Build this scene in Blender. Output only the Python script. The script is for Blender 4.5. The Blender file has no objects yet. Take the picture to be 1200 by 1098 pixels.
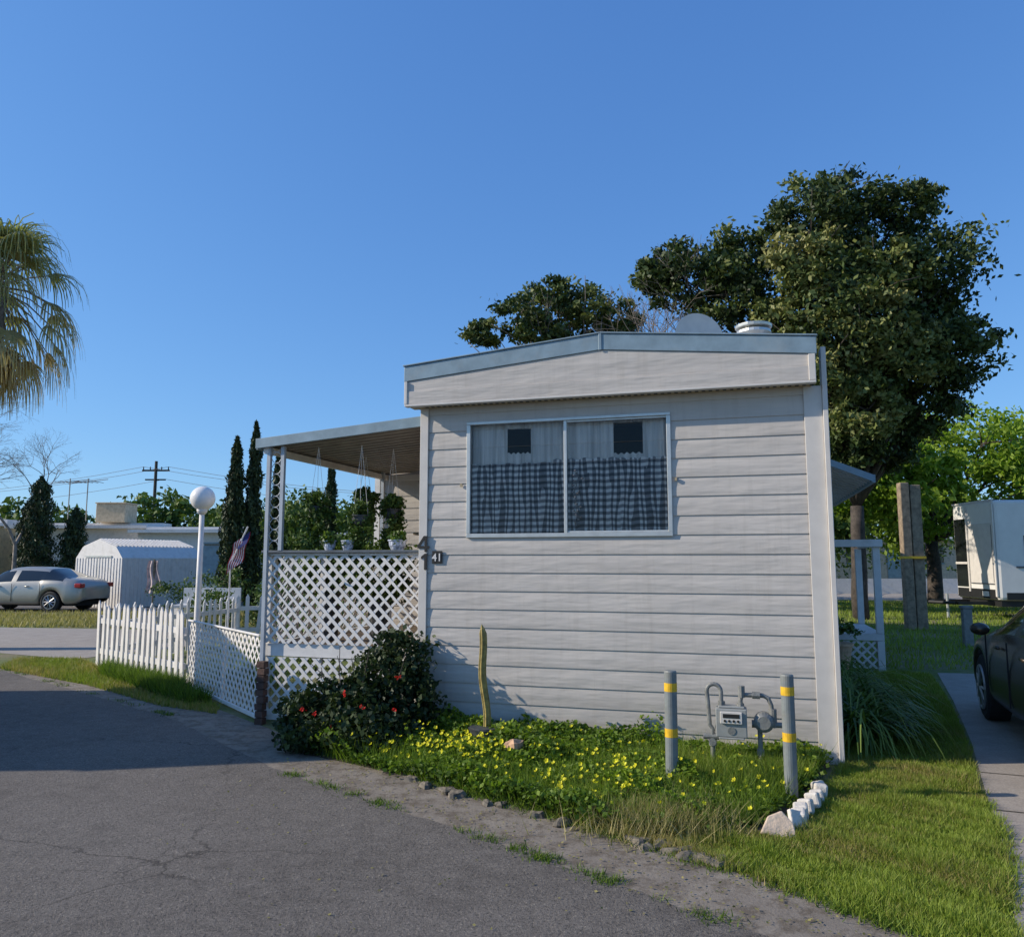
import bpy, math, random
import numpy as np
from mathutils import Vector, Matrix
random.seed(7); rng=np.random.default_rng(7)
S=bpy.context.scene
COL=S.collection

# ------------------------------------------------------------------ materials
def newmat(name):
    m=bpy.data.materials.new(name); m.use_nodes=True
    nt=m.node_tree; nt.nodes.clear()
    out=nt.nodes.new('ShaderNodeOutputMaterial')
    return m,nt,out
def N(nt,t,**k):
    n=nt.nodes.new(t)
    for a,b in k.items(): setattr(n,a,b)
    return n
def L(nt,a,b): nt.links.new(a,b)
def ramp(nt,fac,stops):
    r=N(nt,'ShaderNodeValToRGB')
    e=r.color_ramp.elements
    while len(e)<len(stops): e.new(.5)
    for i,(p,c) in enumerate(stops):
        e[i].position=p; e[i].color=(*c,1) if len(c)==3 else c
    L(nt,fac,r.inputs[0]); return r.outputs[0]
def noise(nt,scale,detail=4,rough=.6,vec=None,dist=0):
    n=N(nt,'ShaderNodeTexNoise'); n.inputs['Scale'].default_value=scale
    n.inputs['Detail'].default_value=detail; n.inputs['Roughness'].default_value=rough
    n.inputs['Distortion'].default_value=dist
    if vec is None:
        tc=N(nt,'ShaderNodeTexCoord'); vec=tc.outputs['Object']
    L(nt,vec,n.inputs['Vector']); return n.outputs['Fac']
def mixc(nt,fac,a,b,mode='MIX'):
    m=N(nt,'ShaderNodeMix',data_type='RGBA',blend_type=mode)
    if isinstance(fac,(int,float)): m.inputs[0].default_value=fac
    else: L(nt,fac,m.inputs[0])
    for i,x in ((6,a),(7,b)):
        if isinstance(x,tuple): m.inputs[i].default_value=(*x,1)
        else: L(nt,x,m.inputs[i])
    return m.outputs[2]
def bump(nt,h,strength,dist=.01):
    b=N(nt,'ShaderNodeBump'); b.inputs['Strength'].default_value=strength
    b.inputs['Distance'].default_value=dist; L(nt,h,b.inputs['Height']); return b.outputs[0]
def mat(name,col,rough=.6,var=.15,scale=6,metal=0,bmp=0,bscale=60,spec=.5,dirt=None):
    m,nt,out=newmat(name)
    p=N(nt,'ShaderNodeBsdfPrincipled'); L(nt,p.outputs[0],out.inputs[0])
    n=noise(nt,scale,4)
    c0=tuple(max(0,c*(1-var*1.6)) for c in col); c1=tuple(min(1,c*(1+var)) for c in col)
    c=ramp(nt,n,[(.3,c0),(.7,c1)])
    if dirt:
        n2=noise(nt,scale*.35,5,.7); f=ramp(nt,n2,[(.52,(0,0,0)),(.75,(.6,.6,.6))]); c=mixc(nt,f,c,dirt)
    L(nt,c,p.inputs['Base Color'])
    p.inputs['Roughness'].default_value=rough; p.inputs['Metallic'].default_value=metal
    p.inputs['Specular IOR Level'].default_value=spec
    if bmp: L(nt,bump(nt,noise(nt,bscale,3),bmp),p.inputs['Normal'])
    return m
def folmat(name,stops,trans=.35,rough=.55):
    m,nt,out=newmat(name)
    a=N(nt,'ShaderNodeAttribute',attribute_name='tint')
    c=ramp(nt,a.outputs['Fac'],stops)
    p=N(nt,'ShaderNodeBsdfPrincipled'); p.inputs['Roughness'].default_value=rough
    p.inputs['Specular IOR Level'].default_value=.3
    L(nt,c,p.inputs['Base Color'])
    if trans<=0:
        L(nt,p.outputs[0],out.inputs[0]); return m
    t=N(nt,'ShaderNodeBsdfTranslucent')
    L(nt,mixc(nt,1.0,c,(1.0,1.1,.5),'MULTIPLY'),t.inputs[0])
    mx=N(nt,'ShaderNodeMixShader'); mx.inputs[0].default_value=trans
    L(nt,p.outputs[0],mx.inputs[1]); L(nt,t.outputs[0],mx.inputs[2]); L(nt,mx.outputs[0],out.inputs[0])
    return m
def glassmat(name,tint=(.8,.85,.85),refl=.12):
    m,nt,out=newmat(name)
    t=N(nt,'ShaderNodeBsdfTransparent'); t.inputs[0].default_value=(*tint,1)
    g=N(nt,'ShaderNodeBsdfGlossy'); g.inputs['Roughness'].default_value=.03
    f=N(nt,'ShaderNodeFresnel'); f.inputs[0].default_value=1.4
    ad=N(nt,'ShaderNodeMath',operation='ADD'); ad.inputs[1].default_value=refl; L(nt,f.outputs[0],ad.inputs[0])
    mx=N(nt,'ShaderNodeMixShader'); L(nt,ad.outputs[0],mx.inputs[0]); L(nt,t.outputs[0],mx.inputs[1]); L(nt,g.outputs[0],mx.inputs[2])
    L(nt,mx.outputs[0],out.inputs[0]); return m

# ------------------------------------------------------------------ mesh builder
class MB:
    def __init__(s): s.v=[];s.f=[];s.m=[];s.cur=0;s.T=None
    def add(s,vs,fs):
        o=len(s.v)
        for v in vs:
            s.v.append(tuple(s.T@Vector(v)) if s.T is not None else tuple(v))
        for f in fs: s.f.append([i+o for i in f]); s.m.append(s.cur)
    def box(s,x0,x1,y0,y1,z0,z1):
        s.add([(x0,y0,z0),(x1,y0,z0),(x1,y1,z0),(x0,y1,z0),(x0,y0,z1),(x1,y0,z1),(x1,y1,z1),(x0,y1,z1)],
              [(0,3,2,1),(4,5,6,7),(0,1,5,4),(1,2,6,5),(2,3,7,6),(3,0,4,7)])
    def prism(s,poly,y0,y1):
        n=len(poly)
        vs=[(x,y0,z) for x,z in poly]+[(x,y1,z) for x,z in poly]
        fs=[tuple(range(n)),tuple(range(2*n-1,n-1,-1))]+[(i,i+n,(i+1)%n+n,(i+1)%n) for i in range(n)]
        s.add(vs,fs)
    def tube(s,pts,r,n=8,cap=True):
        pts=[Vector(p) for p in pts]
        if isinstance(r,(int,float)): r=[r]*len(pts)
        vs=[];fs=[];up=None
        for i,p in enumerate(pts):
            d=(pts[min(i+1,len(pts)-1)]-pts[max(i-1,0)])
            d=d.normalized() if d.length>1e-9 else Vector((0,0,1))
            if up is None: up=Vector((1,0,0)) if abs(d.x)<.8 else Vector((0,1,0))
            a=(up-d*up.dot(d)).normalized(); b=d.cross(a); up=a
            for k in range(n):
                t=2*math.pi*k/n; vs.append(p+(a*math.cos(t)+b*math.sin(t))*r[i])
        for i in range(len(pts)-1):
            for k in range(n):
                fs.append((i*n+k,i*n+(k+1)%n,(i+1)*n+(k+1)%n,(i+1)*n+k))
        if cap:
            fs.append(tuple(range(n-1,-1,-1))); fs.append(tuple(range((len(pts)-1)*n,len(pts)*n)))
        s.add(vs,fs)
    def sphere(s,c,r,n=16,m=10,sz=1):
        vs=[];fs=[]
        for i in range(m+1):
            a=math.pi*i/m
            for k in range(n):
                t=2*math.pi*k/n
                vs.append((c[0]+r*math.sin(a)*math.cos(t),c[1]+r*math.sin(a)*math.sin(t),c[2]+r*sz*math.cos(a)))
        for i in range(m):
            for k in range(n): fs.append((i*n+k,(i+1)*n+k,(i+1)*n+(k+1)%n,i*n+(k+1)%n))
        s.add(vs,fs)
    def grid(s,fn,nu,nv):
        vs=[fn(i/nu,j/nv) for j in range(nv+1) for i in range(nu+1)]
        fs=[(j*(nu+1)+i,j*(nu+1)+i+1,(j+1)*(nu+1)+i+1,(j+1)*(nu+1)+i) for j in range(nv) for i in range(nu)]
        s.add(vs,fs)
    def build(s,name,mats,parent=None,bevel=0,smooth=False,subsurf=0):
        me=bpy.data.meshes.new(name); me.from_pydata(s.v,[],s.f)
        if not isinstance(mats,(list,tuple)): mats=[mats]
        for m in mats: me.materials.append(m)
        me.polygons.foreach_set('material_index',s.m)
        if smooth: me.polygons.foreach_set('use_smooth',[True]*len(s.f))
        me.update()
        o=bpy.data.objects.new(name,me); COL.objects.link(o)
        if parent: o.parent=parent
        if bevel:
            b=o.modifiers.new('bevel','BEVEL'); b.width=bevel; b.segments=2; b.limit_method='ANGLE'
        if subsurf:
            b=o.modifiers.new('sub','SUBSURF'); b.levels=subsurf; b.render_levels=subsurf
        return o
def empty(name,loc=(0,0,0),rz=0):
    e=bpy.data.objects.new(name,None); e.empty_display_size=.3; COL.objects.link(e)
    e.location=loc; e.rotation_euler=(0,0,rz); return e
def fast(name,V,nper,tint,m,parent=None):
    me=bpy.data.meshes.new(name); n=len(V)//nper
    me.vertices.add(len(V)); me.vertices.foreach_set('co',np.ascontiguousarray(V,dtype=np.float32).ravel())
    me.loops.add(n*nper); me.loops.foreach_set('vertex_index',np.arange(n*nper,dtype=np.int32))
    me.polygons.add(n); me.polygons.foreach_set('loop_start',np.arange(0,n*nper,nper,dtype=np.int32))
    me.update(calc_edges=True)
    a=me.attributes.new('tint','FLOAT','FACE'); a.data.foreach_set('value',np.clip(tint,0,1).astype(np.float32))
    me.materials.append(m)
    o=bpy.data.objects.new(name,me); COL.objects.link(o)
    if parent: o.parent=parent
    return o
def unit(a): return a/np.maximum(np.linalg.norm(a,axis=1,keepdims=True),1e-9)
def leaves(C,size,asp=.5,flat=0.,upb=0.):
    n=len(C); a=rng.normal(size=(n,3)); a[:,2]+=upb; a=unit(a)
    b=rng.normal(size=(n,3)); b[:,2]*=(1-flat); 
    if flat: a[:,2]*=(1-flat); a=unit(a)
    b=unit(b-a*(a*b).sum(1,keepdims=True))
    s=(size*rng.uniform(.6,1.3,n))[:,None]
    V=np.stack([C-a*s,C+b*s*asp,C+a*s,C-b*s*asp],1).reshape(-1,3); return V
def crown(blobs,clumps=45,per=80,size=.1,asp=.5,cl=.33,flat=.0):
    Cs=[];Ts=[]
    for b in blobs:
        x,y,z,rx,ry,rz,tb=b
        k=max(4,int(clumps*rng.uniform(.85,1.15)))
        d=unit(rng.normal(size=(k,3))); rr=rng.uniform(.35,1.08,k)**.6
        cc=np.array([x,y,z])+d*rr[:,None]*np.array([rx,ry,rz])
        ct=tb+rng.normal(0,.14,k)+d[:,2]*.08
        r=cl*np.mean([rx,ry,rz])
        p=cc[:,None,:]+rng.normal(size=(k,per,3))*np.array([r,r,r*.6])*rng.uniform(.35,.75,(k,1,1))
        Cs.append(p.reshape(-1,3)); Ts.append((ct[:,None]+rng.normal(0,.1,(k,per))).ravel())
    C=np.concatenate(Cs);T=np.concatenate(Ts)
    return leaves(C,size,asp,flat),T
def limb(mb,a,b,r0,r1,w=.08,n=7,k=5):
    a=Vector(a);b=Vector(b);L_=(b-a).length;pts=[];R=[]
    o=Vector((random.uniform(-1,1),random.uniform(-1,1),random.uniform(-.2,.8)))*w*L_
    for i in range(k+1):
        t=i/k; j=Vector((random.uniform(-1,1),random.uniform(-1,1),random.uniform(-1,1)))*.02*L_*(0<i<k)
        pts.append(a.lerp(b,t)+o*math.sin(math.pi*t)+j); R.append(r0+(r1-r0)*t)
    mb.tube(pts,R,n); return pts
def tree(name,base,fork,blobs,bark,fm,tr=.3,**kw):
    e=empty(name,base); mb=MB(); bx,by,_=base
    f=(fork[0]-bx,fork[1]-by,fork[2])
    limb(mb,(0,0,-.1),f,tr,tr*.75,.04,10)
    for b in blobs:
        q=(b[0]-bx,b[1]-by,b[2]); pts=limb(mb,f,q,tr*.4,tr*.08,.1)
        for _ in range(5):
            s=random.choice(pts[2:]); d=Vector((random.uniform(-1,1)*b[3],random.uniform(-1,1)*b[4],random.uniform(-.5,1)*b[5]))
            limb(mb,s,Vector(q)+d,tr*.12,.01,.1,5,4)
    mb.build('trunk_and_limbs',bark,e,smooth=True)
    bl=[(b[0]-bx,b[1]-by,b[2],*b[3:]) for b in blobs]
    V,T=crown(bl,**kw); fast('leaf_crown',V,4,T,fm,e); return e
def pip(P,poly):
    x,y=P[:,0],P[:,1]; ins=np.zeros(len(P),bool); n=len(poly)
    for i in range(n):
        x0,y0=poly[i];x1,y1=poly[(i+1)%n]
        c=((y0>y)!=(y1>y))&(x<(x1-x0)*(y-y0)/(y1-y0+1e-12)+x0); ins^=c
    return ins
def scatter(poly,n):
    a=np.array(poly);lo=a.min(0);hi=a.max(0);out=[]
    tot=0
    while tot<n:
        P=rng.uniform(lo,hi,(n*2,2));P=P[pip(P,poly)];out.append(P);tot+=len(P)
        if len(P)==0: break
    return np.concatenate(out)[:n]
def blades(P,h,w=.004,lean=.5,z0=0.):
    n=len(P); a=rng.uniform(0,2*np.pi,n); hh=h*rng.uniform(.45,1.3,n)
    la=rng.uniform(0,2*np.pi,n); lm=rng.uniform(0,lean,n)*hh
    B=np.c_[P,np.full(n,z0)]; d=np.c_[np.cos(a),np.sin(a),np.zeros(n)]*w*rng.uniform(.7,1.4,n)[:,None]
    T=B+np.c_[np.cos(la)*lm,np.sin(la)*lm,hh]
    return np.stack([B-d,B+d,T],1).reshape(-1,3)

# ------------------------------------------------------------------ palette
def siding_mat(name,base):
    m,nt,out=newmat(name); p=N(nt,'ShaderNodeBsdfPrincipled'); L(nt,p.outputs[0],out.inputs[0])
    tc=N(nt,'ShaderNodeTexCoord'); mp=N(nt,'ShaderNodeMapping'); mp.inputs['Scale'].default_value=(.6,.6,3.5); L(nt,tc.outputs['Object'],mp.inputs[0])
    n1=noise(nt,1.3,5,.6,mp.outputs[0])
    c=ramp(nt,n1,[(.3,tuple(x*.88 for x in base)),(.7,tuple(min(1,x*1.06) for x in base))])
    mp2=N(nt,'ShaderNodeMapping'); mp2.inputs['Scale'].default_value=(9,9,.7); L(nt,tc.outputs['Object'],mp2.inputs[0])
    st=ramp(nt,noise(nt,1.5,5,.7,mp2.outputs[0]),[(.5,(0,0,0)),(.8,(.35,.35,.35))])
    c=mixc(nt,st,c,(.33,.29,.24))
    sx=N(nt,'ShaderNodeSeparateXYZ'); L(nt,tc.outputs['Object'],sx.inputs[0])
    mr=N(nt,'ShaderNodeMapRange'); mr.inputs[1].default_value=0; mr.inputs[2].default_value=.8; mr.inputs[3].default_value=.6; mr.inputs[4].default_value=0; L(nt,sx.outputs[2],mr.inputs[0])
    mm=N(nt,'ShaderNodeMath',operation='MULTIPLY'); L(nt,mr.outputs[0],mm.inputs[0]); L(nt,noise(nt,5,5,.7),mm.inputs[1])
    c=mixc(nt,mm.outputs[0],c,(.30,.26,.20))
    L(nt,c,p.inputs['Base Color']); p.inputs['Roughness'].default_value=.5; p.inputs['Specular IOR Level'].default_value=.25
    mpw=N(nt,'ShaderNodeMapping'); mpw.inputs['Scale'].default_value=(1.2,1.2,6); L(nt,tc.outputs['Object'],mpw.inputs[0])
    L(nt,bump(nt,noise(nt,2.0,2,.5,mpw.outputs[0]),.5,.025),p.inputs['Normal'])
    return m
M_side=siding_mat('vinyl_siding',(.555,.51,.46))
M_white=mat('white_paint',(.74,.71,.67),.5,.06,8,dirt=(.5,.46,.4))
M_trimw=mat('white_trim',(.62,.58,.53),.5,.06,5)
M_blue=mat('blue_grey_flashing',(.235,.32,.37),.45,.14,5,metal=.1,dirt=(.34,.36,.35))
M_alum=mat('aluminium',(.60,.60,.57),.4,.08,9,metal=.6)
M_roof=mat('roof_coating',(.55,.55,.53),.7,.15,3)
M_soff=mat('soffit',(.40,.32,.20),.7,.15,12)
M_dark=mat('dark_void',(.012,.012,.014),.8,.2)
M_black=mat('black_paint',(.012,.012,.012),.6,.2)
M_glass=glassmat('window_glass',(.95,.96,.96),.0)
M_grey=mat('grey_pipe_paint',(.20,.205,.195),.55,.18,14,metal=.1,bmp=.3,bscale=80,dirt=(.28,.25,.2))
M_bol=mat('bollard_grey',(.19,.21,.21),.55,.12,12,dirt=(.26,.22,.16))
M_yel=mat('yellow_band',(.75,.44,.02),.5,.14,20)
M_wood=mat('weathered_wood',(.27,.20,.13),.8,.3,9,bmp=.5,bscale=40)
M_bark=mat('bark',(.07,.056,.045),.9,.35,8,bmp=1,bscale=25)
M_barkg=mat('grey_bark',(.26,.22,.185),.9,.3,8,bmp=1,bscale=25)
M_brick=mat('brown_brick',(.10,.055,.04),.85,.3,12,bmp=.5)
M_rock=mat('rubble_stone',(.17,.145,.11),.85,.35,14,bmp=.8,bscale=25)
M_wrock=mat('whitewashed_block',(.68,.62,.54),.8,.1,14,bmp=.8,bscale=25,dirt=(.38,.30,.22))
M_tan=mat('tan_stone',(.58,.36,.22),.8,.2,14,bmp=.8,bscale=25)
M_pot=mat('glazed_pot_blue_white',(.50,.54,.64),.25,.5,35)
M_dpot=mat('dark_pot',(.05,.055,.06),.6,.2,9)
M_rubber=mat('tyre_rubber',(.018,.018,.019),.8,.2)
M_rim=mat('alloy_rim',(.45,.45,.46),.3,.05,metal=.8)
M_globe=mat('opal_globe',(.85,.82,.77),.25,.03,4)
M_carsil=mat('car_paint_silver',(.40,.38,.34),.3,.04,3,metal=.5)
M_cardk=mat('car_paint_bronze',(.085,.068,.052),.25,.1,3,metal=.5)
M_carg=mat('car_glass',(.012,.014,.016),.06,.1,spec=.8)
M_red=mat('tail_lamp_red',(.35,.02,.02),.2,.1)

def gingham():
    m,nt,out=newmat('gingham_cloth'); tc=N(nt,'ShaderNodeTexCoord'); sx=N(nt,'ShaderNodeSeparateXYZ'); L(nt,tc.outputs['Object'],sx.inputs[0])
    def st(o,k):
        a=N(nt,'ShaderNodeMath',operation='MULTIPLY'); a.inputs[1].default_value=k; L(nt,o,a.inputs[0])
        b=N(nt,'ShaderNodeMath',operation='FRACT'); L(nt,a.outputs[0],b.inputs[0])
        c=N(nt,'ShaderNodeMath',operation='GREATER_THAN'); c.inputs[1].default_value=.5; L(nt,b.outputs[0],c.inputs[0]); return c.outputs[0]
    # gathered cloth: the check is squeezed and stretched sideways by the folds, which run nearly straight down
    mp=N(nt,'ShaderNodeMapping'); mp.inputs['Scale'].default_value=(6,1,.7); L(nt,tc.outputs['Object'],mp.inputs[0])
    nn=N(nt,'ShaderNodeTexNoise'); nn.inputs['Scale'].default_value=1.6; nn.inputs['Detail'].default_value=2; L(nt,mp.outputs[0],nn.inputs[0])
    ma=N(nt,'ShaderNodeMath',operation='MULTIPLY_ADD'); ma.inputs[1].default_value=.17; L(nt,nn.outputs['Fac'],ma.inputs[0]); L(nt,sx.outputs[0],ma.inputs[2])
    mz=N(nt,'ShaderNodeMath',operation='MULTIPLY_ADD'); mz.inputs[1].default_value=.03; L(nt,nn.outputs['Fac'],mz.inputs[0]); L(nt,sx.outputs[2],mz.inputs[2])
    ad=N(nt,'ShaderNodeMath',operation='ADD'); L(nt,st(ma.outputs[0],17),ad.inputs[0]); L(nt,st(mz.outputs[0],17),ad.inputs[1])
    hf=N(nt,'ShaderNodeMath',operation='MULTIPLY'); hf.inputs[1].default_value=.5; L(nt,ad.outputs[0],hf.inputs[0])
    c=ramp(nt,hf.outputs[0],[(0,(.82,.79,.75)),(.5,(.23,.23,.245)),(1,(.035,.037,.05))])
    p=N(nt,'ShaderNodeBsdfPrincipled'); p.inputs['Roughness'].default_value=.9; L(nt,c,p.inputs['Base Color']); L(nt,p.outputs[0],out.inputs[0]); return m
M_ging=gingham()
def sheer():
    m,nt,out=newmat('sheer_cloth'); d=N(nt,'ShaderNodeBsdfDiffuse')
    mp=N(nt,'ShaderNodeMapping'); mp.inputs['Scale'].default_value=(26,1,1.2)
    tc=N(nt,'ShaderNodeTexCoord'); L(nt,tc.outputs['Object'],mp.inputs[0])
    L(nt,ramp(nt,noise(nt,1,3,.6,mp.outputs[0]),[(.3,(.60,.57,.53)),(.65,(.92,.88,.82))]),d.inputs[0])
    t=N(nt,'ShaderNodeBsdfTransparent'); mx=N(nt,'ShaderNodeMixShader'); mx.inputs[0].default_value=.08
    L(nt,d.outputs[0],mx.inputs[1]); L(nt,t.outputs[0],mx.inputs[2]); L(nt,mx.outputs[0],out.inputs[0]); return m
M_sheer=sheer()

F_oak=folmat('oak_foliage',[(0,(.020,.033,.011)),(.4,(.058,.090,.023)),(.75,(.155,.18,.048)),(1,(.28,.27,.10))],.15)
F_lime=folmat('lime_foliage',[(0,(.08,.14,.018)),(.5,(.22,.33,.035)),(1,(.38,.50,.07))],.45)
F_mid=folmat('mid_foliage',[(0,(.03,.055,.015)),(.5,(.08,.135,.028)),(1,(.17,.23,.05))],.2)
F_cyp=folmat('cypress_foliage',[(0,(.014,.026,.010)),(.5,(.042,.064,.022)),(1,(.09,.115,.04))],0)
F_palm=folmat('palm_foliage',[(0,(.50,.38,.19)),(.3,(.40,.33,.15)),(.6,(.26,.26,.09)),(1,(.36,.36,.15))],.3,.4)
F_grass=folmat('lawn_grass',[(0,(.40,.32,.13)),(.25,(.22,.24,.045)),(.6,(.22,.30,.038)),(1,(.37,.44,.08))],.35)
F_dry=folmat('dry_grass',[(0,(.14,.14,.04)),(.5,(.38,.33,.13)),(1,(.58,.48,.25))],.3)
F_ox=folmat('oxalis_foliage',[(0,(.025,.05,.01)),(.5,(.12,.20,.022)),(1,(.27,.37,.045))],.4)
F_ger=folmat('geranium_foliage',[(0,(.008,.016,.007)),(.5,(.026,.046,.014)),(1,(.07,.10,.028))],.15)
F_yel=folmat('yellow_petals',[(0,(.75,.66,.02)),(1,(.9,.85,.05))],.3)
F_redf=folmat('red_petals',[(0,(.5,.01,.01)),(1,(.7,.04,.03))],.2)
F_strap=folmat('strap_leaves',[(0,(.03,.06,.015)),(.6,(.11,.18,.03)),(1,(.26,.33,.07))],.3,.35)

# ------------------------------------------------------------------ ground
def sheet(name,poly,z,m,th=0):
    me=bpy.data.meshes.new(name); me.from_pydata([(x,y,z) for x,y in poly],[],[tuple(range(len(poly)))]); me.materials.append(m); me.update()
    if me.polygons[0].normal.z<0: me.flip_normals()
    o=bpy.data.objects.new(name,me); COL.objects.link(o); return o
def ground_mat():
    m,nt,out=newmat('ground_grass_dirt'); p=N(nt,'ShaderNodeBsdfPrincipled'); L(nt,p.outputs[0],out.inputs[0])
    g=ramp(nt,noise(nt,9,5,.7),[(.3,(.08,.11,.02)),(.7,(.17,.21,.045))])
    d=ramp(nt,noise(nt,14,5,.7),[(.3,(.17,.14,.085)),(.7,(.30,.25,.15))])
    c=mixc(nt,ramp(nt,noise(nt,.35,4,.65),[(.45,(0,0,0)),(.62,(1,1,1))]),g,d)
    L(nt,c,p.inputs['Base Color']); p.inputs['Roughness'].default_value=.95
    L(nt,bump(nt,noise(nt,30,4,.7),.8,.04),p.inputs['Normal']); return m
def asphalt_mat():
    m,nt,out=newmat('asphalt'); p=N(nt,'ShaderNodeBsdfPrincipled'); L(nt,p.outputs[0],out.inputs[0])
    tc=N(nt,'ShaderNodeTexCoord')
    big=noise(nt,.5,4,.6); mid=noise(nt,7,6,.75); fine=noise(nt,75,3,.85)
    c=ramp(nt,mid,[(.28,(.120,.104,.088)),(.72,(.210,.185,.158))])
    c=mixc(nt,ramp(nt,big,[(.42,(0,0,0)),(.62,(.7,.7,.7))]),c,(.215,.190,.163))
    sp=ramp(nt,fine,[(.28,(.12,.12,.12)),(.47,(.9,.9,.9)),(.60,(1.0,1.0,1.0)),(.72,(2.6,2.5,2.2))])
    c=mixc(nt,1.0,c,sp,'MULTIPLY')
    nd=N(nt,'ShaderNodeTexNoise'); nd.inputs['Scale'].default_value=3.5; nd.inputs['Detail'].default_value=7; nd.inputs['Roughness'].default_value=.65; L(nt,tc.outputs['Object'],nd.inputs[0])
    va=N(nt,'ShaderNodeVectorMath',operation='MULTIPLY_ADD'); va.inputs[1].default_value=(.28,.28,.28); L(nt,nd.outputs['Color'],va.inputs[0]); L(nt,tc.outputs['Object'],va.inputs[2])
    for sc,wd,gs,lo in ((.33,.0022,.55,.50),(1.3,.006,.8,.56)):
        v=N(nt,'ShaderNodeTexVoronoi',feature='DISTANCE_TO_EDGE'); v.inputs['Scale'].default_value=sc; L(nt,va.outputs[0],v.inputs['Vector'])
        ck=ramp(nt,v.outputs[0],[(.0,(.8,.8,.8)),(wd*.5,(.55,.55,.55)),(wd,(0,0,0))])
        gate=ramp(nt,noise(nt,gs,2,.5),[(lo,(0,0,0)),(lo+.08,(1,1,1))])
        c=mixc(nt,mixc(nt,1.0,ck,gate,'MULTIPLY'),c,(.05,.043,.036))
    stn=ramp(nt,noise(nt,1.7,5,.75),[(.56,(0,0,0)),(.75,(.55,.55,.55))]); c=mixc(nt,stn,c,(.09,.08,.07))
    L(nt,c,p.inputs['Base Color']); p.inputs['Roughness'].default_value=.92; p.inputs['Specular IOR Level'].default_value=.3
    L(nt,bump(nt,fine,1.0,.012),p.inputs['Normal']); return m
def concrete_mat(name,a,b,leaf=False,pit=.25):
    m,nt,out=newmat(name); p=N(nt,'ShaderNodeBsdfPrincipled'); L(nt,p.outputs[0],out.inputs[0])
    c=ramp(nt,noise(nt,3,6,.7),[(.3,a),(.7,b)])
    c=mixc(nt,ramp(nt,noise(nt,90,3,.7),[(.4,(pit,pit,pit)),(.55,(0,0,0))]),c,(.06,.05,.04))
    if leaf: c=mixc(nt,ramp(nt,noise(nt,7,6,.8),[(.46,(0,0,0)),(.60,(.85,.85,.85))]),c,(.11,.085,.058))
    L(nt,c,p.inputs['Base Color']); p.inputs['Roughness'].default_value=.9
    L(nt,bump(nt,noise(nt,70,3,.7),.5,.008),p.inputs['Normal']); return m
M_ground=ground_mat();M_asph=asphalt_mat();M_conc=concrete_mat('concrete',(.29,.25,.21),(.40,.35,.295));M_gut=concrete_mat('gutter_concrete',(.18,.15,.12),(.28,.24,.19),True,.12)
M_soil=concrete_mat('soil',(.05,.04,.025),(.09,.07,.04))

sheet('ground',[(-500,-300),(500,-300),(500,700),(-500,700)],0,M_ground)
er_=random.Random(4)
edge=[(-7.79,12.2),(-5.6,10.3),(-3.63,8.55),(-2.6,7.3),(-1.81,6.4),(-.206,4.96),(1.036,3.75),(3.5,1.2)]
E2=[]
for (ax_,ay_),(bx_,by_) in zip(edge[:-1],edge[1:]):
    L_=math.hypot(bx_-ax_,by_-ay_); k=max(1,int(L_/.11))
    for i in range(k): E2.append((ax_+(bx_-ax_)*i/k+er_.gauss(0,.012),ay_+(by_-ay_)*i/k+er_.gauss(0,.012)))
sheet('asphalt_road',[(-40,40)]+E2+[(3.5,1.2),(14,-8),(-60,-12),(-60,40)],.008,M_asph)
sheet('gutter_strip',[(-8.2,12.9),(-7.9,12.0),(-3.9,8.5),(-2.0,6.3),(-.3,4.7),(.9,3.6),(3.4,1.0),(3.9,1.3),(2.05,3.4),(1.87,3.68),(1.23,4.45),(.56,5.08),(-.72,6.22),(-1.7,7.2),(-2.7,8.35),(-4.3,10.2),(-5.6,11.5)],.004,M_gut)
DR=[(2.12,3.4),(2.23,3.68),(2.80,4.68),(3.38,5.83),(4.2,7.42),(5.2,9.5),(6.3,11.9),(9.5,11.3),(8.0,2.0),(3.2,1.6)]
sheet('driveway',DR,.005,M_conc)
sheet('driveway',[(-9.2,14.4),(-7.4,13.5),(-6.3,15.5),(-7.5,19.0),(-12.8,19.9),(-40,25),(-40,14.6)],.005,M_conc)
sheet('far_street',[(-40,25.4),(-12,25.2),(-7,30),(-8,33),(-60,34)],.006,M_asph)
sheet('far_street',[(10,34),(60,30),(60,37),(10,42)],.006,M_conc)
sheet('planting_soil',[(-1.75,6.95),(-.72,6.24),(.54,5.10),(1.0,4.9),(1.5,5.0),(2.2,5.9),(2.62,6.70),(-.86,7.72),(-1.9,7.95)],.009,M_soil)
mb=MB()
for t_ in (.28,.62):
    a=Vector((2.80+(4.2-2.80)*t_*2*.5,4.68+(7.42-4.68)*t_*2*.5,.0)); 
    mb.add([(a.x,a.y,.0095),(a.x+4,a.y-1.6,.0095),(a.x+4,a.y-1.585,.0095),(a.x,a.y+.015,.0095)],[(0,1,2,3)])
mb.build('driveway_joints',M_soil)

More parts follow.
